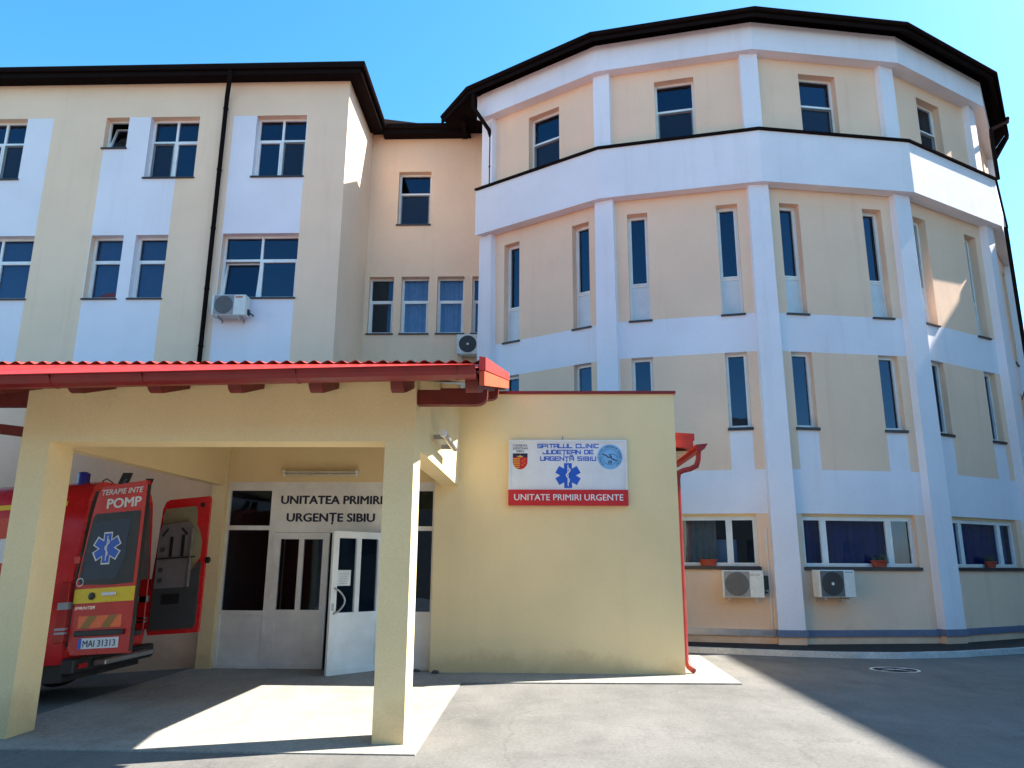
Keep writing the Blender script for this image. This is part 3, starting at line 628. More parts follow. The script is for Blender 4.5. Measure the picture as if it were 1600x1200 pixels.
for z in (.3, 1.05, 1.85):
    p = MB(); p.box(-4.222, -4.19, -.004, .02, z, z+.09, 0, fs); p.build('hinge', 'pvc', dl)
H = Vector((-2.425, 12.16)); Fv = (Vector((-3.06, 11.44))-H); WD = .93; Fv.normalize(); Nv = Vector((Fv.y, -Fv.x)); Nv = Nv if Nv.y < 0 else -Nv
# u from free edge to hinge so that the face seen from the yard reads left to right
TD = lambda u, n, z: (*(H+Fv*(WD-u)+Nv*n), z)
dr = door_leaf(TD, WD, 'door', 'open right leaf of the white entrance door', True)
p = MB(); ph = [TD(.055+.16*math.sin(k*math.pi/10), .05 if 0 < k < 10 else .0, 1.24-.37*k/10) for k in range(11)]; p.tube(ph, .014, 8); p.build('handle', 'galvanised', dr, True)
p = MB(); p.box(.02, .055, 0.0005, .012, .92, 1.02, 0, TD); p.build('lock', 'galvanised', dr)
pn = thing('paper_notice', TD(.2, .01, 1.27), 'white printed notice taped on the open door pane', 'notice')
p = MB(); p.poly([TD(.105, -.026, 1.27), TD(.35, -.026, 1.27), TD(.35, -.025, 1.50), TD(.105, -.025, 1.50)]); p.build('sheet', 'paper', pn)
p = MB()
for k in range(7): 
    l_ = random.uniform(.12, .2); p.poly([TD(.228-l_/2, -.0245, 1.30+k*.025), TD(.228+l_/2, -.0245, 1.30+k*.025), TD(.228+l_/2, -.0245, 1.305+k*.025), TD(.228-l_/2, -.0245, 1.305+k*.025)])
p.build('printed_lines', 'print_grey', pn)
# interior of the vestibule
mb = MB(); mb.poly([(-5, 15.2, 0), (1.9, 15.2, 0), (1.9, 15.2, 4), (-5, 15.2, 4)]); mb.poly([(-5, 12.4, .014), (1.9, 12.4, .014), (1.9, 15.2, .014), (-5, 15.2, .014)]); mb.poly([(-5.03, 12.4, 0), (-5.03, 15.2, 0), (-5.03, 15.2, 4), (-5.03, 12.4, 4)]); mb.poly([(-5, 12.4, 2.95), (1.9, 12.4, 2.95), (1.9, 15.2, 2.95), (-5, 15.2, 2.95)]); mb.poly([(1.9, 12.4, 0), (1.9, 15.2, 0), (1.9, 15.2, 4), (1.9, 12.4, 4)])
mb.build('room_backing', 'grey_room', A)

# ================================================================== ENTRANCE CANOPY
K = thing('entrance_canopy', (-3.2, 7.5, 0), 'beige pillared entrance canopy with a red metal tile roof and red rafters', 'canopy')
def bevbox(name, x0, x1, y0, y1, z0, z1, mat, bev=.008): m = MB(); m.box(x0, x1, y0, y1, z0, z1); return m.build(name, mat, K)
P0, PZ = 6.78, 3.405; SL = .227
rz = lambda y: PZ+(y-P0)*SL
bevbox('column', -1.5, -1.21, 7.35, 7.76, -.03, rz(7.35)-.10, 'yellow_beige'); bevbox('column', -5.17, -4.88, 7.35, 7.76, -.03, rz(7.35)-.10, 'yellow_beige')
mb = MB(); mb.box(-4.88, -1.5, 7.35, 7.72, 2.77, rz(7.35)-.10); mb.build('lintel', 'yellow_beige', K)
def side_beam(x0, x1):
    m = MB(); lo = [(7.762, 2.775), (12.0, 2.80), (12.0, rz(12.0)-.14), (7.762, rz(7.762)-.14)]
    m.prism([(x0, y, z) for y, z in lo], [(x1, y, z) for y, z in lo]); m.build('side_beam', 'yellow_beige', K)
side_beam(-1.5, -1.25); side_beam(-5.17, -5.0)
mb = MB(); lo = [(7.36, rz(7.36)-.095), (12.38, rz(12.38)-.095), (12.38, rz(12.38)-.06), (6.86, rz(6.86)-.06), (6.86, rz(6.86)-.095)]
mb.prism([(-7.6, y, z) for y, z in lo], [(-.53, y, z) for y, z in lo]); mb.build('ceiling', 'pale_board', K)
def rafter(xc, y0=6.72, y1=7.35, w_=.12, h_=.15, nm='rafter'):
    m = MB(); prof = []
    t0 = rz(y0)-.097
    prof = [(y0, t0), (y0, t0-.03)]+[(y0+.11*(1-math.cos(k*math.pi/10)), t0-.03-(h_-.03)*math.sin(k*math.pi/10)) for k in range(1, 6)]+[(y1, rz(y1)-.097-h_+.02), (y1, rz(y1)-.097)]
    m.prism([(xc-w_/2, y, z) for y, z in prof], [(xc+w_/2, y, z) for y, z in prof]); return m.build(nm, 'red_wood', K)
for k in range(9):
    x = -1.29-.76*k
    rafter(x, y1=7.348 if x > -5.2 else 9.5)
rafter(-.60, y1=12.3); 
def outrigger(x0, x1, y, z, h_=.15, sgn=1):
    m = MB(); e = sgn*.12; prof = [(x0, z), (x0, z+h_), (x1, z+h_), (x1, z+h_*.55)]+[(x1-e*(1-math.cos(k*math.pi/8)), z+h_*.55*(1-math.sin(k*math.pi/8))) for k in range(1, 5)]
    m.prism([(q[0], y, q[1]) for q in prof], [(q[0], y+.12, q[1]) for q in prof]); m.build('outrigger_beam', 'red_wood', K)
outrigger(-1.205, -.50, 7.42, 3.16); outrigger(-1.245, -.50, 9.5, 3.66); outrigger(-5.175, -7.2, 7.42, 3.15, sgn=-1); outrigger(-5.175, -7.2, 9.5, 3.62, sgn=-1)
mb = MB(); mb.prism([(-5.175, 7.46, 2.83), (-5.175, 7.54, 2.83), (-5.175, 7.54, 2.93), (-5.175, 7.46, 2.93)], [(-7.0, 7.46, 3.05), (-7.0, 7.54, 3.05), (-7.0, 7.54, 3.15), (-7.0, 7.46, 3.15)]); mb.build('brace', 'red_wood', K)
# metal tile sheets
PER = .13; N8 = 8; X1 = -.53; xcur = X1; step = .35
while xcur > -7.6:
    nper = 8; xa = xcur-nper*PER; m = MB(); rows = []
    y = P0; 
    while y < 12.4:
        rows += [(y, .022), (min(y+step*.98, 12.4), .0)]; y += step
    cols_ = nper*N8
    for (y, dz) in rows:
        for c in range(cols_+1):
            x = xcur-c*PER/N8; m.v.append((x, y, rz(y)-.008+dz+.0145*(1+math.cos(2*math.pi*(x-X1)/PER))))
    for r in range(len(rows)-1):
        for c in range(cols_): m.f.append((r*(cols_+1)+c, (r+1)*(cols_+1)+c, (r+1)*(cols_+1)+c+1, r*(cols_+1)+c+1)); m.m.append(0)
    m.build('roof_sheet', 'red_tile', K, True); xcur = xa+.0001
gut = lambda x: 3.150+(x+4.93)/4.42*.085
# flashing, gutter with joints
mb = MB()
for x0, x1 in ((-7.6, -6.1), (-6.098, -4.1), (-4.098, -2.1), (-2.098, -.53)):
    mb.poly([(x0, 6.56, gut(x0)+.08), (x1, 6.56, gut(x1)+.08), (x1, 6.765, rz(6.765)+.004), (x0, 6.765, rz(6.765)+.004)])
mb.build('flashing', 'red_tile', K)
gp = [(6.715, .085), (6.715, .02), (6.685, 0), (6.595, -.005), (6.540, .015), (6.520, .05), (6.513, .085), (6.495, .088), (6.493, .096), (6.515, .096), (6.530, .05), (6.550, .025), (6.595, .008), (6.680, .012), (6.703, .025), (6.703, .085)]
gx = [-7.6, -5.55, -5.05, -4.05, -2.6, -1.85, -.55]; mb = MB()
mb.prism([(-7.6, y, gut(-7.6)+z) for y, z in gp], [(-.55, y, gut(-.55)+z) for y, z in gp]); G = mb.build('gutter', 'red_metal', K)
for x in (-5.0, -4.45, -3.6, -2.2, -.75):
    m = MB(); sc = lambda y, z: (6.615+(y-6.615)*1.045, .045+(z-.045)*1.08)
    m.prism([(x, sc(*q)[0], gut(x)+sc(*q)[1]) for q in gp[1:8]], [(x+.035, sc(*q)[0], gut(x)+sc(*q)[1]) for q in gp[1:8]]); m.build('gutter_joint', 'red_metal', G)
# verge: metal flashing above a timber barge board
mb = MB(); yy = (6.62, 12.42); mb.prism([(-.525, yy[0], rz(yy[0])-.06), (-.465, yy[0], rz(yy[0])-.06), (-.465, yy[1], rz(yy[1])-.06), (-.525, yy[1], rz(yy[1])-.06)], [(-.525, yy[0], rz(yy[0])+.07), (-.465, yy[0], rz(yy[0])+.06), (-.465, yy[1], rz(yy[1])+.06), (-.525, yy[1], rz(yy[1])+.07)]); mb.build('verge_flashing', 'red_tile', K)
mb = MB(); mb.prism([(-.522, yy[0]+.01, rz(yy[0])-.20), (-.475, yy[0]+.01, rz(yy[0])-.20), (-.475, yy[1], rz(yy[1])-.20), (-.522, yy[1], rz(yy[1])-.20)], [(-.522, yy[0]+.01, rz(yy[0])-.062), (-.475, yy[0]+.01, rz(yy[0])-.062), (-.475, yy[1], rz(yy[1])-.062), (-.522, yy[1], rz(yy[1])-.062)]); mb.build('barge_board', 'barge_red', K)

# ================================================================== SIGN ON THE BLOCK
fb = Fr((0, 12.0), (1, 0), (0, -1))
G_ = thing('hospital_sign', (.48, 11.95, 2.5), 'white framed hospital sign with blue lettering and a red band on the entrance block', 'sign')
mb = MB(); a, b, c, d = -.45, 1.415, 2.5, 3.53
mb.box(a, a+.03, .01, .07, c, d, 0, fb); mb.box(b-.03, b, .01, .07, c, d, 0, fb); mb.box(a+.03, b-.03, .01, .07, d-.03, d, 0, fb); mb.box(a+.03, b-.03, .01, .07, c, c+.015, 0, fb); mb.build('frame', 'print_white', G_)
mb = MB(); mb.box(a+.03, b-.03, .015, .05, 2.74, d-.03, 0, fb); brd = mb.build('board', 'print_white', G_)
mb = MB(); mb.box(a-.004, b+.004, .0095, .078, c-.004, 2.74, 0, fb); red = mb.build('red_band', 'print_red', G_)
tx = MB(); put_text(tx, fb, 'UNITATE PRIMIRI URGENTE', -.36, 2.575, 1.70, .10, .0795, .012); tx.build('lettering', 'print_white', red)
tx = MB(); techno(tx, fb, 'SPITALUL CLINIC', .49, 3.405, .96, .056, .0515); tx.build('lettering', 'print_blue', brd); tx = MB(); techno(tx, fb, 'JUDEȚEAN DE', .49, 3.308, .79, .056, .0515); tx.build('lettering', 'print_blue', brd); tx = MB(); techno(tx, fb, 'URGENȚĂ SIBIU', .49, 3.203, .87, .056, .0515); tx.build('lettering', 'print_blue', brd)
for s_, z, w_ in (('CONSILIUL', 3.425, .235), ('JUDEȚEAN', 3.378, .235), ('SIBIU', 3.332, .12)):
    tx = MB(); put_text(tx, fb, s_, -.27-w_/2, z, w_, .036, .0515, .02); tx.build('lettering', 'print_navy', brd)
mb = MB(); mb.poly(star(fb, .485, 2.965, .195, .062, .0512)); st_ = mb.build('star_emblem', 'print_blue', brd)
mb = MB(); snake(mb, fb, .485, 2.965, .19, .0526); mb.build('star_emblem_staff', 'print_white', brd)
# shield
def shield(w_, h_, uc, zt, k=8): return [(uc-w_/2, zt), (uc-w_/2, zt-h_*.5)]+[(uc-w_/2*math.cos(q*math.pi/2/k), zt-h_*.5-h_*.5*math.sin(q*math.pi/2/k)) for q in range(1, k)]+[(uc, zt-h_)]+[(uc+w_/2*math.cos(q*math.pi/2/k), zt-h_*.5-h_*.5*math.sin(q*math.pi/2/k)) for q in range(k-1, 0, -1)]+[(uc+w_/2, zt-h_*.5), (uc+w_/2, zt)]
mb = MB(); pts = shield(.235, .255, -.27, 3.315); mb.poly([fb(p[0], .0512, p[1]) for p in pts])
mb.poly([fb(-.387, .0518, 3.315), fb(-.387, .0518, 3.25), fb(-.153, .0518, 3.25), fb(-.153, .0518, 3.315)], 1)
for k in range(5):
    z = 3.235-k*.034; hw = .115 if z > 3.19 else .115*math.sqrt(max(.05, 1-((3.1875-z)/.128)**2)); mb.poly([fb(-.27-hw, .052, z), fb(-.275, .052, z), fb(-.275, .052, z-.016), fb(-.27-hw*.96, .052, z-.016)], 2)
mb.poly([fb(-.31, .0524, 3.255), fb(-.27, .0524, 3.25), fb(-.23, .0524, 3.255), fb(-.22, .0524, 3.275), fb(-.25, .0524, 3.27), fb(-.27, .0524, 3.29), fb(-.29, .0524, 3.27), fb(-.32, .0524, 3.275)], 2)
for q in ((-.235, 3.19), (-.2, 3.215), (-.2, 3.16), (-.235, 3.13)): mb.poly(disc(fb, q[0], q[1], .009, .0524, 8), 2)
mb.build('shield_emblem', ['print_red', 'print_navy', 'print_yellow'], brd)
mb = MB(); uc, zc = 1.15, 3.262; mb.poly(disc(fb, uc, zc, .20, .0512, 40)); mb.build('round_emblem', 'print_sky', brd)
mb = MB()
rp = [(uc+.125*math.cos(k*math.pi/16), zc+.125*math.sin(k*math.pi/16)) for k in range(33)]; stroke(mb, fb, rp, .005, .0522)
stroke(mb, fb, [(uc-.11, zc+.04), (uc-.06, zc+.02), (uc-.02, zc-.01), (uc+.02, zc), (uc+.0, zc+.03)], .016, .0524); stroke(mb, fb, [(uc+.1, zc-.06), (uc+.05, zc-.04), (uc+.02, zc-.02)], .018, .0524); stroke(mb, fb, [(uc-.02, zc+.035), (uc+.04, zc+.045), (uc+.09, zc+.03), (uc+.115, zc-.01)], .007, .0524)
for dx in (-.02, 0, .02): stroke(mb, fb, [(uc+dx, zc-.065), (uc+dx, zc-.105)], .012, .0524)
ring_s = 'SPITALUL CLINIC JUDEȚEAN DE URGENȚĂ SIBIU'
for k, ch in enumerate(ring_s):
    if ch == ' ': continue
    a_ = math.radians(230-k*280/(len(ring_s)-1)); ca, sa = math.cos(a_), math.sin(a_); vs, fs_, asp = text_geo(ch, .01)
    wd, hh = .030*min(asp, 1), .030
    mb.mesh([fb(uc+ca*.148+(v[0]-.5)*wd*sa+v[1]*hh*ca, .0522, zc+sa*.148-(v[0]-.5)*wd*ca+v[1]*hh*sa) for v in vs], fs_)
mb.build('round_emblem_print', 'print_navy', brd)
mb = MB(); mb.box(.39, .42, .0, .02, 3.535, 3.56, 0, fb); mb.tube([fb(.405, .02, 3.55), fb(.405, .06, 3.59)], .008, 6); mb.build('hanger', 'galvanised', G_)

# ================================================================== LAMPS
LP = thing('wall_lamp', (-3.5, 12.1, 3.0), 'fluorescent batten lamp on the wall above the entrance lettering', 'lamp', 'batten lamps of the canopy')
mb = MB(); mb.box(-4.1, -2.89, 12.13, 12.198, 3.005, 3.05); mb.build('housing', 'pvc', LP)
mb = MB(); mb.tube([(-4.07, 12.10, 3.035), (-2.92, 12.10, 3.035)], .018, 8); mb.tube([(-4.07, 12.10, 2.99), (-2.92, 12.10, 2.99)], .018, 8); mb.build('tube', 'lamp_diffuser', LP, True)
for x in (-4.1, -2.92): m = MB(); m.box(x, x+.03, 12.08, 12.13, 2.965, 3.06); m.build('end_cap', 'pvc', LP)
L2 = thing('wall_lamp', (-1.15, 9.6, 3.1), 'tubular lamp sticking out from the canopy side beam over the pillar', 'lamp', 'batten lamps of the canopy')
mb = MB(); mb.tube([(-1.1, 8.75, 3.09), (-1.1, 10.0, 3.09)], .036, 10); mb.build('housing', 'galvanised', L2, True)
mb = MB(); mb.lathe([(.042, -.03), (.046, .03)], (0, 0, 0), 12, 0, lambda x, y, z: (-1.1+x, 8.72+z, 3.09+y)); mb.build('end_cap', 'print_white', L2)
for y in (9.0, 9.8): m = MB(); m.box(-1.25, -1.1, y, y+.03, 3.06, 3.12); m.build('bracket', 'galvanised', L2)

# ================================================================== AIR CONDITIONERS
def ac_unit(fr, u, z, wd, hh, dp, label, style, stand=.1):
    a = thing('air_conditioner', fr(u+wd/2, .1, z), label, 'air conditioner', 'outdoor air conditioning units on the facades')
    n0, n1 = stand, stand+dp; T = fr
    m = MB(); m.box(u, u+wd, n0, n1, z, z+hh, 0, T, .012); m.build('casing', 'ac_white', a)
    fc, fz, r = u+wd*.36, z+hh*.5, hh*.43
    if style in ('square', 'grey'):
        m = MB(); m.box(fc-r*1.08, fc+r*1.08, n1+.0005, n1+.006, fz-r*1.08, fz+r*1.08, 0, T); m.build('fan_panel', 'ac_panel' if style == 'grey' else 'ac_grey', a)
    m = MB(); m.poly(disc(T, fc, fz, r, n1+.0068, 30)); m.build('fan_opening', 'ac_dark' if style != 'grey' else 'ac_grey', a)
    if style != 'grey':
        m = MB()
        for k in range(3):
            q = k*2.094+.4; pts = [(fc+r*.12*math.cos(q), fz+r*.12*math.sin(q)), (fc+r*.9*math.cos(q-.1), fz+r*.9*math.sin(q-.1)), (fc+r*.92*math.cos(q+.75), fz+r*.92*math.sin(q+.75)), (fc+r*.14*math.cos(q+1.3), fz+r*.14*math.sin(q+1.3))]
            m.poly([T(p[0], n1+.0075, p[1]) for p in pts])
        m.build('fan_blades', 'ac_dark', a)
    m = MB()
    for rr_ in [r*q for q in (.25, .4, .55, .7, .85, 1.0)]: m.tube([T(fc+rr_*math.cos(k*math.pi/12), n1+.012, fz+rr_*math.sin(k*math.pi/12)) for k in range(24)], .0028, 4, 0, True)
    m.build('fan_guard', 'ac_grey', a)
    m = MB(); m.poly(disc(T, fc, fz, r*.14, n1+.016, 14)); m.build('fan_hub', 'ac_white' if style != 'grey' else 'ac_grey', a)
    for q in (.16, .82): m = MB(); m.box(u+wd*q-.02, u+wd*q+.02, 0, n1-.02, z-.035, z-.0005, 0, T); m.box(u+wd*q-.012, u+wd*q+.012, 0, .02, z-.1, z-.036, 0, T); m.build('bracket', 'galvanised', a)
    m = MB(); m.tube([T(u+wd*.8, n1-.12, z-.001), T(u+wd*.8, n1-.1, z-.06), T(u+wd*.82, n1-.08, z-.11)], .012, 6); m.build('drain_spout', 'pvc', a, True)
    m = MB(); m.box(u+wd, u+wd+.03, n0+.03, n0+.14, z+.06, z+.2, 0, T); m.tube([T(u+wd+.02, n0+.08, z+.12), T(u+wd+.07, n0+.06, z+.1), T(u+wd+.08, .02, z+.1)], .016, 6); m.build('valve', 'black_plastic', a)
    return a, n1
a1, n = ac_unit(fw_, -8.0, 7.5, .84, .53, .3, 'white air conditioner beside the dark downpipe below the wide wing window', 'grey')
m = MB(); m.poly([fw_(-7.42, n+.002, 7.945), fw_(-7.24, n+.002, 7.945), fw_(-7.24, n+.002, 7.985), fw_(-7.42, n+.002, 7.985)]); m.build('badge', 'print_orange', a1)
a2, n = ac_unit(fr_, -2.25, 7.31, .86, .57, .3, 'air conditioner with a black round fan on the set-back wall', 'dark')
m = MB(); m.poly([fr_(-1.62, n+.002, 7.77), fr_(-1.48, n+.002, 7.77), fr_(-1.48, n+.002, 7.82), fr_(-1.62, n+.002, 7.82)]); m.build('badge', 'print_blue', a2)
f1, L1 = face(1, WO); f2, L2_ = face(2, WO)
a3, n = ac_unit(f1, .635*L1, .965, .82, .54, .26, 'white air conditioner with a grey fan panel under the leftmost ground floor window', 'grey')
m = MB(); put_text(m, f1, 'NELON', .635*L1+.545, 1.395, .2, .045, n+.002, .006); m.build('lettering', 'print_grey', a3)
a4, n = ac_unit(f2, .145*L2_, .985, .78, .54, .28, 'air conditioner with a dark fan under the middle ground floor window', 'square')
m = MB(); m.poly([f2(.145*L2_+.57, n+.002, 1.475), f2(.145*L2_+.68, n+.002, 1.475), f2(.145*L2_+.68, n+.002, 1.487), f2(.145*L2_+.57, n+.002, 1.487)]); m.poly(disc(f2, .145*L2_+.715, 1.481, .016, n+.002, 10)); m.build('badge', 'print_blue', a4)

# ================================================================== FLOWER POTS
def pot(fr, u, z, label, plants):
    t = thing('flower_pot', fr(u, .0, z), label, 'flower pot', 'flower pots on the ground floor sills')
    m = MB(); k = 20; prof = [(.80, 0), (.86, .03), (1.0, .115), (1.06, .12), (1.06, .135), (.97, .135), (.9, .1)]; vs = []; fs_ = []
    for r, zz in prof:
        for j in range(k): vs.append(fr(u+.185*r*math.cos(2*math.pi*j/k), -.025+.085*r*math.sin(2*math.pi*j/k), z+zz))
    for i in range(len(prof)-1):
        for j in range(k): fs_.append((i*k+j, i*k+(j+1) % k, (i+1)*k+(j+1) % k, (i+1)*k+j))
    fs_.append(tuple(range(k-1, -1, -1))); m.mesh(vs, fs_); m.build('pot', 'terracotta', t, True)
    m = MB(); m.poly([fr(u+.17*math.cos(2*math.pi*j/k), -.025+.077*math.sin(2*math.pi*j/k), z+.112) for j in range(k)]); m.build('soil', 'soil', t)
    m = MB()
    for q in range(plants):
        uu_, nn_ = u+random.uniform(-.14, .14), -.025+random.uniform(-.05, .05); hgt = random.uniform(.06, .17); dx, dn = random.uniform(-.06, .06), random.uniform(-.03, .03); w_ = random.uniform(.008, .02)
        m.poly([fr(uu_-w_*.4, nn_, z+.11), fr(uu_+w_*.4, nn_, z+.11), fr(uu_+dx*.6+w_, nn_+dn*.6, z+.11+hgt*.7), fr(uu_+dx, nn_+dn, z+.11+hgt), fr(uu_+dx*.6-w_, nn_+dn*.6, z+.11+hgt*.7)])
    m.build('leaves', 'leaf', t)
f3, L3 = face(3, WO)
pot(f1, .565*L1, 1.592, 'bright red flower pot on the sill of the leftmost ground floor window', 5)
pot(f2, .60*L2_, 1.592, 'red brown flower pot in front of the blue curtain of the middle window', 30)
pot(f3, .52*L3, 1.592, 'brown flower pot on the sill of the rightmost ground floor window', 40)

# ================================================================== STONES AT THE SCREEN FOOT
def stone(x, y, r, label):
    m = MB(); vs = []; fs_ = []; n = 9; prof = [(0.55, 0), (1, .25), (.9, .6), (.5, .9)]
    for q, zz in prof:
        for j in range(n): rr_ = r*q*random.uniform(.8, 1.2); vs.append((x+rr_*1.3*math.cos(2*math.pi*j/n), y+rr_*math.sin(2*math.pi*j/n), .012+zz*r*1.0))
    for i in range(3):
        for j in range(n): fs_.append((i*n+j, i*n+(j+1) % n, (i+1)*n+(j+1) % n, (i+1)*n+j))
    fs_ += [tuple(range(n-1, -1, -1)), tuple(range(3*n, 4*n))]; m.mesh(vs, fs_); tag(m.build('stone', 'stone'), label, 'stone', 'loose stones at the door screen')
stone(-1.83, 12.05, .045, 'dark stone between the pillar and the corner of the entrance block'); stone(-1.52, 11.9, .05, 'dark stone at the bottom left corner of the entrance block')

# ================================================================== AMBULANCE
VX, VY, VT = -5.44, 9.88, math.radians(4.0)
def vp(x, y, z): return (VX-x*math.cos(VT)-(z-.4)*math.sin(VT)*0, VY-y, z-x*math.tan(VT)+.03)
V_ = thing('ambulance', (VX-1.1, VY, -.07), 'red ambulance van under the canopy with both rear doors swung open', 'ambulance')
half = [(0, 2.56), (.55, 2.545), (.70, 2.48), (.77, 2.35), (.83, 2.0), (.90, 1.45), (.93, 1.05), (.93, .62), (.90, .42)]
def section(scale_w=1, zf=lambda z: z): return [(y*scale_w, zf(z)) for y, z in half]+[(-y*scale_w, zf(z)) for y, z in reversed(half[1:])]
st = [(0, 1, lambda z: z), (.08, 1.015, lambda z: z), (2.2, 1.02, lambda z: z+.02 if z > 2.2 else z), (4.0, 1.02, lambda z: z), (4.35, 1.0, lambda z: min(z, 2.42)), (5.0, .98, lambda z: min(z, 1.55)), (5.6, .94, lambda z: min(z, 1.2)), (5.85, .86, lambda z: min(z, 1.0))]
m = MB(); rings = []
for x, sw, zf in st: rings.append([vp(x, y, z) for y, z in section(sw, zf)])
k = len(rings[0]); vs = [q for R_ in rings for q in R_]; fs_ = []
for i in range(len(rings)-1):
    for j in range(k): fs_.append((i*k+j, i*k+(j+1) % k, (i+1)*k+(j+1) % k, (i+1)*k+j))
fs_.append(tuple(range((len(rings)-1)*k, len(rings)*k))); m.mesh(vs, fs_)
inn = [(0, 2.46), (.55, 2.45), (.66, 2.41), (.725, 2.28), (.785, 1.92), (.86, 1.42), (.89, 1.0), (.89, .70), (.86, .60)]; inn = inn+[(-y, z) for y, z in reversed(inn[1:])]
out = [vp(0, *q) for q in section()]; ii = [vp(0, *q) for q in inn]; m.mesh(out+ii, [(j, k+j, k+(j+1) % k, (j+1) % k) for j in range(k)])
body = m.build('body', 'van_red', V_, True)
m = MB(); ii2 = [vp(3.0, *q) for q in inn]; m.mesh(ii+ii2, [(j, (j+1) % k, k+(j+1) % k, k+j) for j in range(k)]+[tuple(range(k, 2*k))]); m.build('load_bay', 'board_plastic', V_)
m = MB(); m.box(.1, 1.9, -.3, .3, .62, 1.0, 0, vp); m.box(.3, 1.8, -.26, .26, 1.0, 1.12, 0, vp); m.build('stretcher', 'cream_plastic', V_)
m = MB(); m.box(.2, 2.4, .45, .72, .62, 1.9, 0, vp); m.build('cabinet', 'grey_plastic', V_)
m = MB(); m.box(-.16, .0, -.93, .93, .30, .48, 0, vp, .02); m.box(.0, 5.6, -.86, .86, .22, .415, 0, vp); bump_ = m.build('bumper', 'black_plastic', V_)
m = MB(); m.box(-.32, -.165, -.65, .55, .36, .42, 0, vp, .01); m.build('rear_step', 'galvanised', V_)
m = MB(); m.box(-.168, -.161, .66, .84, .36, .41, 0, vp); m.build('reflector', 'tail_red', bump_)
m = MB(); m.box(.30, .50, .9335, .9365, .36, .41, 0, vp); m.build('reflector', 'tail_red', bump_)
for sy in (1, -1):
    tl = MB(); y0, y1 = (.86, .955) if sy > 0 else (-.955, -.86)
    tl.box(-.012, .10, y0, y1, .66, 1.34, 0, vp, .008); lamp = tl.build('tail_lamp', 'tail_red', V_)
    for z0, z1 in ((1.03, 1.11), (.80, .825), (.755, .78)): q = MB(); q.box(-.016, .104, y0-.003 if sy < 0 else y0, y1 if sy < 0 else y1+.003, z0, z1, 0, vp); q.build('clear_lens', 'tail_clear', lamp)
for x in (1.05, 4.75):
    for sy in (1, -1):
        q = MB(); Tw = lambda a, b, c, x=x, sy=sy: vp(x+a, sy*(.80+c), .335+b)
        q.lathe([(.2, -.11), (.31, -.115), (.335, -.08), (.335, .08), (.31, .115), (.2, .105)], (0, 0, 0), 24, 0, Tw); wh = q.build('wheel', 'rubber', V_, True)
        q = MB(); q.lathe([(.2, .09), (.17, .06), (.06, .08), (.03, .09)], (0, 0, 0), 18, 0, Tw); q.build('rim', 'galvanised', wh, True)
# near side stripes and lettering (side faces the yard)
def side_pt(x, z, lift=.004):
    for (ya, za), (yb, zb) in zip(half, half[1:]):
        if zb <= z <= za: y = ya+(yb-ya)*(za-z)/(za-zb); break
    else: y = .93
    return vp(x, y*1.02+lift, z)
m = MB()
for (z0, z1, mi) in ((2.24, 2.30, 0), (1.9, 2.14, 1), (1.25, 1.9, 1)):
    zz = sorted({z0, z1, *[q[1] for q in half if z0 < q[1] < z1]}); 
    for za, zb in zip(zz, zz[1:]): m.poly([side_pt(.25, za), side_pt(.25, zb), side_pt(4.2, zb), side_pt(4.2, za)], mi)
m.build('side_stripe', ['van_yellow', 'van_red2'], body)
m = MB(); vs, fs_, asp = text_geo('SMURD', .03)
m.mesh([side_pt(2.35-v[0]*1.75, 1.62+v[1]*.28, .009) for v in vs], fs_); m.build('lettering', 'van_white', body)
m = MB()
for x in (1.9, 3.3): m.poly([side_pt(x, .64, .0045), side_pt(x+.012, .64, .0045), side_pt(x+.012, 1.04, .0045), side_pt(x, 1.04, .0045)])
m.build('panel_seam', 'black_plastic', body)
m = MB(); m.box(.3, 5.2, .945, .965, .60, .72, 0, vp); m.build('side_moulding', 'black_plastic', body)
# rear doors: local s from hinge outwards, n towards the yard, z up
ZT = math.tan(VT)
def door_frame(hx, hy, ang):
    d = Vector((math.cos(ang), math.sin(ang))); n = Vector((d.y, -d.x))
    return lambda s, n_, z: (VX+hx+d.x*s+n.x*n_, VY-hy+d.y*s+n.y*n_, z+.03+s*ZT)
DN = door_frame(.05, .91, math.radians(-10))
def slab(T, pts, n0, n1, mi=0, mb=None):
    m = mb or MB(); m.prism([T(s, n0, z) for s, z in pts], [T(s, n1, z) for s, z in pts], mi); return m
outl = [(.05, .52), (.0, .60), (.0, 1.25), (.04, 1.6), (.10, 2.1), (.15, 2.36), (.2, 2.43), (.78, 2.46), (.80, 2.42), (.80, .52)]
nd = slab(DN, outl, -.06, 0).build('rear_door', 'van_red', V_); tag(nd, 'near rear door with dark window, star emblem and number plate')
wpts = [(.035, 1.34), (.05, 1.55), (.12, 2.06), (.16, 2.11), (.745, 2.11), (.755, 2.08), (.755, 1.29), (.5, 1.28), (.08, 1.30)]
q = MB(); q.poly([DN(s, .003, z) for s, z in wpts]); q.build('window_surround', 'black_plastic', nd)
gpts = [(.09, 1.38), (.10, 1.55), (.16, 1.98), (.19, 2.02), (.64, 2.02), (.61, 1.7), (.62, 1.6), (.56, 1.42), (.5, 1.34), (.14, 1.35)]
q = MB(); q.poly([DN(s, .006, z) for s, z in gpts]); q.build('pane', 'glass', nd)
q = MB(); q.poly(star(DN, .36, 1.70, .185, .058, .008)); q.build('star_emblem', 'van_white', nd)
q = MB(); q.poly(star(DN, .36, 1.70, .168, .046, .0095)); q.build('star_emblem', 'print_blue', nd)
q = MB(); snake(q, DN, .36, 1.70, .16, .0108); q.build('star_emblem_staff', 'van_white', nd)
q = MB(); put_text(q, DN, 'TERAPIE INTE', .20, 2.325, .55, .066, .004, .02, .15); q.build('lettering', 'van_white', nd); q = MB(); put_text(q, DN, 'POMP', .29, 2.165, .45, .115, .004, .04); q.build('lettering', 'van_white', nd)
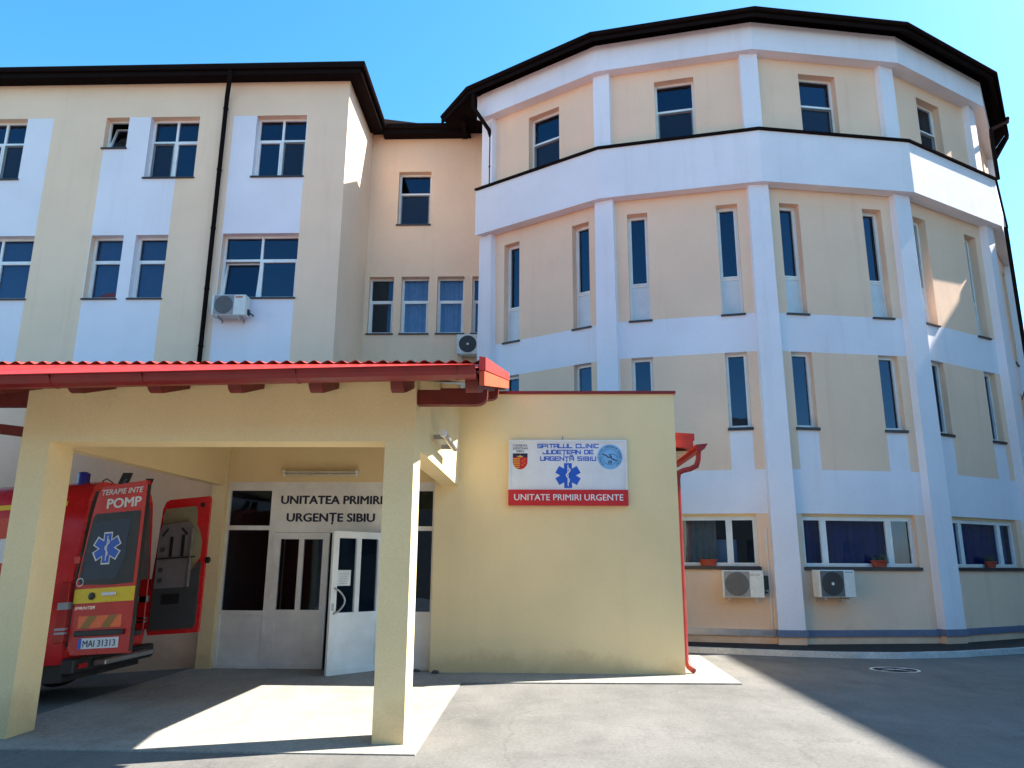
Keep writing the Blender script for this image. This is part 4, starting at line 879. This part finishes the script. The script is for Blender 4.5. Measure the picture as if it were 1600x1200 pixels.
q = MB(); q.poly([DN(.0, .003, 1.09), DN(.795, .003, 1.09), DN(.795, .003, 1.25), DN(.0, .003, 1.25)]); q.build('yellow_band', 'van_yellow', nd)
q = MB(); q.lathe([(.042, 0), (.042, .012), (.02, .016)], (0, 0, 0), 16, 0, lambda x, y, z: DN(.24+x, .004+z, 1.165+y)); q.build('lock', 'black_plastic', nd)
q = MB(); q.box(.38, .56, .004, .03, 1.16, 1.20, 0, DN, .006); q.build('handle', 'van_white', nd)
q = MB(); put_text(q, DN, 'SPRINTER', .03, 1.02, .27, .035, .0035, .008, .3); q.build('lettering', 'chrome', nd)
q = MB(); stroke(q, DN, [(.055+.045*math.cos(k*.524), 1.33+.045*math.sin(k*.524)) for k in range(13)], .009, .004); q.build('round_sticker', 'van_white', nd)
q = MB(); za, zb = .81, .945; ua, ub_ = .10, .665
def clipq(x0): return [(max(ua, min(ub_, x0)), za), (max(ua, min(ub_, x0+.115)), za), (max(ua, min(ub_, x0+.215)), zb), (max(ua, min(ub_, x0+.1)), zb)]
q.poly([DN(ua, .003, za), DN(ub_, .003, za), DN(ub_, .003, zb), DN(ua, .003, zb)])
for x0 in (.13, .40): q.poly([DN(s, .0045, z) for s, z in clipq(x0)], 1)
q.build('hazard_plate', ['van_orange', 'van_ochre'], nd)
q = MB(); q.box(.08, .72, .001, .03, .725, .785, 0, DN, .006); q.build('plate_lamp_bar', 'black_plastic', nd)
q = MB(); q.box(.14, .66, .001, .01, .585, .70, 0, DN); pl = q.build('number_plate', 'van_white', nd)
q = MB(); q.poly([DN(.14, .0112, .585), DN(.185, .0112, .585), DN(.185, .0112, .70), DN(.14, .0112, .70)]); q.build('plate_band', 'print_blue', nd)
q = MB(); put_text(q, DN, 'MAI 31313', .205, .605, .42, .075, .0115, .015); q.build('plate_characters', 'print_navy', nd)
q = MB(); slab(DN, [(.8005, .53), (.8005, 2.41), (.806, 2.41), (.806, .53)], -.058, -.002, 0, q); q.build('door_seal', 'black_plastic', nd)
for z in (.75, 1.55): q = MB(); q.box(-.1, .0, -.05, -.01, z, z+.08, 0, DN); q.build('hinge', 'van_red', nd)
# far door, inner face seen
DF0 = door_frame(.03, -.91, math.radians(2))
DF = lambda s, n_, z: DF0(s*.88, n_, z)
outl2 = [(.03, .58), (.0, .66), (.0, 1.35), (.03, 1.75), (.06, 2.3), (.1, 2.40), (.16, 2.43), (.80, 2.45), (.82, 2.40), (.82, .58)]
fd = slab(DF, outl2, -.06, 0).build('rear_door', 'van_red', V_); tag(fd, 'far rear door seen from inside with a strapped spine board')
q = MB(); q.poly([DF(s, .004, z) for s, z in [(.085, 2.22), (.11, 2.30), (.60, 2.32), (.63, 2.26), (.64, 2.06), (.70, 1.96), (.75, 1.8), (.74, 1.6), (.66, 1.48), (.64, 1.40), (.07, 1.40)]]); q.build('inner_window', 'cream_plastic', fd)
q = MB(); slab(DF, [(.05, .64), (.05, 1.42), (.66, 1.43), (.69, 1.5), (.765, 1.54), (.765, .70), (.73, .64)], .001, .03, 0, q); q.build('trim_panel', 'grey_plastic', fd)
q = MB(); slab(DF, [(.085, 1.20), (.085, 1.97), (.13, 2.08), (.54, 2.10), (.62, 1.99), (.62, 1.20)], .035, .08, 0, q); sb = q.build('spine_board', 'board_plastic', fd)
q = MB(); q.box(.605, .628, .08, .1, 1.2, 2.0, 0, DF); q.build('board_rim', 'galvanised', fd)
for z in (1.28, 1.42, 1.70): q = MB(); q.box(.13, .20, .0805, .084, z, z+.06, 0, DF); q.build('grip_hole', 'grey_plastic', fd)
q = MB()
for (s0, z0, s1, z1) in ((.275, 1.62, .30, 1.9), (.46, 1.62, .485, 1.92)): q.box(s0, s1+.02, .0805, .09, z0, z1, 0, DF)
q.poly([DF(.13, .082, 1.93), DF(.15, .082, 1.9), DF(.23, .082, 2.0), DF(.22, .082, 2.03)]); q.poly([DF(.44, .082, 2.03), DF(.43, .082, 2.0), DF(.53, .082, 1.9), DF(.545, .082, 1.94)])
q.box(.08, .70, .092, .1, 1.595, 1.615, 0, DF); q.build('strap', 'black_plastic', fd)
q = MB(); q.box(.2, .48, .031, .034, .98, 1.12, 0, DF); q.box(.2, .32, .031, .034, 1.2, 1.34, 0, DF); q.build('pocket', 'black_plastic', fd)
q = MB(); q.lathe([(.04, 0), (.045, .05), (.02, .07)], (0, 0, 0), 12, 0, lambda x, y, z: DF(.825+z, -.02+x, 1.55+y)); q.build('door_stop', 'rubber', fd)
q = MB(); q.lathe([(.035, 0), (.035, .004)], (0, 0, 0), 14, 0, lambda x, y, z: DF(.70+x, .002+z, 2.33+y)); q.build('lock', 'black_plastic', fd)
# roof lights
q = MB(); q.lathe([(.08, 0), (.085, .03), (.075, .035), (.075, .16), (.05, .18)], vp(.25, .55, 2.50), 16); q.build('beacon', 'beacon_blue', V_, True)
for x, y, s_ in ((.12, .0, 1.0), (.06, -.5, .85)):
    o = Vector(vp(x, y, 2.56)); q = MB(); q.prism([(o.x-.02, o.y, o.z-.04), (o.x+.1*s_, o.y, o.z-.04), (o.x+.1*s_, o.y+.05, o.z-.04), (o.x-.02, o.y+.05, o.z-.04)], [(o.x+.06, o.y, o.z+.17*s_), (o.x+.17*s_, o.y, o.z+.17*s_), (o.x+.17*s_, o.y+.05, o.z+.17*s_), (o.x+.06, o.y+.05, o.z+.17*s_)])
    wl = q.build('work_lamp', 'black_plastic', V_); q = MB(); q.poly([(o.x+.07, o.y-.002, o.z+.03), (o.x+.1, o.y-.002, o.z+.03), (o.x+.13, o.y-.002, o.z+.09), (o.x+.1, o.y-.002, o.z+.09)]); q.build('lens', 'board_plastic', wl)
    q = MB(); q.tube([(o.x-.02, o.y, o.z), (o.x-.08, o.y, o.z+.05*s_), (o.x-.15, o.y, o.z+.09), (o.x-.2, o.y, o.z+.06), (o.x-.17, o.y, o.z+.01), (o.x-.12, o.y, o.z+.02), (o.x-.1, o.y, o.z-.05)], .007, 6); q.build('cable', 'black_plastic', wl, True)

# ================================================================== BUILDINGS OUTSIDE THE FRAME (shade and reflections)
NB = thing('neighbour_building', (26, 16, 0), 'tall building right of the yard that shades the tower foot', 'building')
m = MB(); m.box(20.6, 32, 8, 25.5, -.05, 19.19); m.build('wall', 'neighbour_wall', NB)
m = MB(); m.prism([(20.4, 7.8, 19.2), (32.2, 7.8, 19.2), (32.2, 25.7, 19.2), (20.4, 25.7, 19.2)], [(20.4, 7.8, 19.9), (32.2, 7.8, 19.9), (32.2, 25.7, 19.45), (20.4, 25.7, 19.45)]); m.build('roof', 'neighbour_roof', NB)
fn = Fr((20.6, 16), (0, -1), (-1, 0))
for k in range(5):
    for r in range(5): m = MB(); u = -8.5+k*3.5; m.box(u, u+1.5, .002, .03, 2+r*3.5, 3.7+r*3.5, 0, fn); m.build('window', 'print_navy', NB)
OB = thing('opposite_building', (-31, -16, 0), 'red roofed building across the yard mirrored in the wing windows', 'building')
m = MB(); m.box(-36, -26.2, -26, -12, -1.2, 17.2); m.build('wall', 'neighbour_wall', OB)
m = MB(); rp_ = [(-36.4, -26.4, 17.2), (-25.8, -26.4, 17.2), (-25.8, -11.6, 17.2), (-36.4, -11.6, 17.2)]; t1, t2 = (-31.5, -22, 21.0), (-31.5, -16, 21.0)
m.poly([rp_[0], rp_[1], t1]); m.poly([rp_[1], rp_[2], t2, t1]); m.poly([rp_[2], rp_[3], t2]); m.poly([rp_[3], rp_[0], t1, t2]); m.build('roof', 'neighbour_roof', OB)

YB = thing('reflection_block', (6, -16, 0), 'unseen plain block behind the viewer, added to darken the window reflections', 'building')
m = MB(); m.box(-22, 34, -24, -12, -.6, 8.4); m.build('wall', 'reflection_block_wall', YB)  # dark unseen block, added so the glass mirrors no bright low sky
m = MB(); m.prism([(-22.5, -24.4, 8.4), (34.5, -24.4, 8.4), (34.5, -11.6, 8.4), (-22.5, -11.6, 8.4)], [(-19, -19, 11.0), (31, -19, 11.0), (31, -17, 11.0), (-19, -17, 11.0)]); m.build('roof', 'roof_tar', YB)
fy = Fr((0, -12), (-1, 0), (0, 1))
for k in range(14):
    for r in range(2): m = MB(); u = -32+k*3.8; m.box(u, u+1.3, .003, .03, 1.4+r*3.6, 3.1+r*3.6, 0, fy); m.build('window', 'grey_plastic', YB)
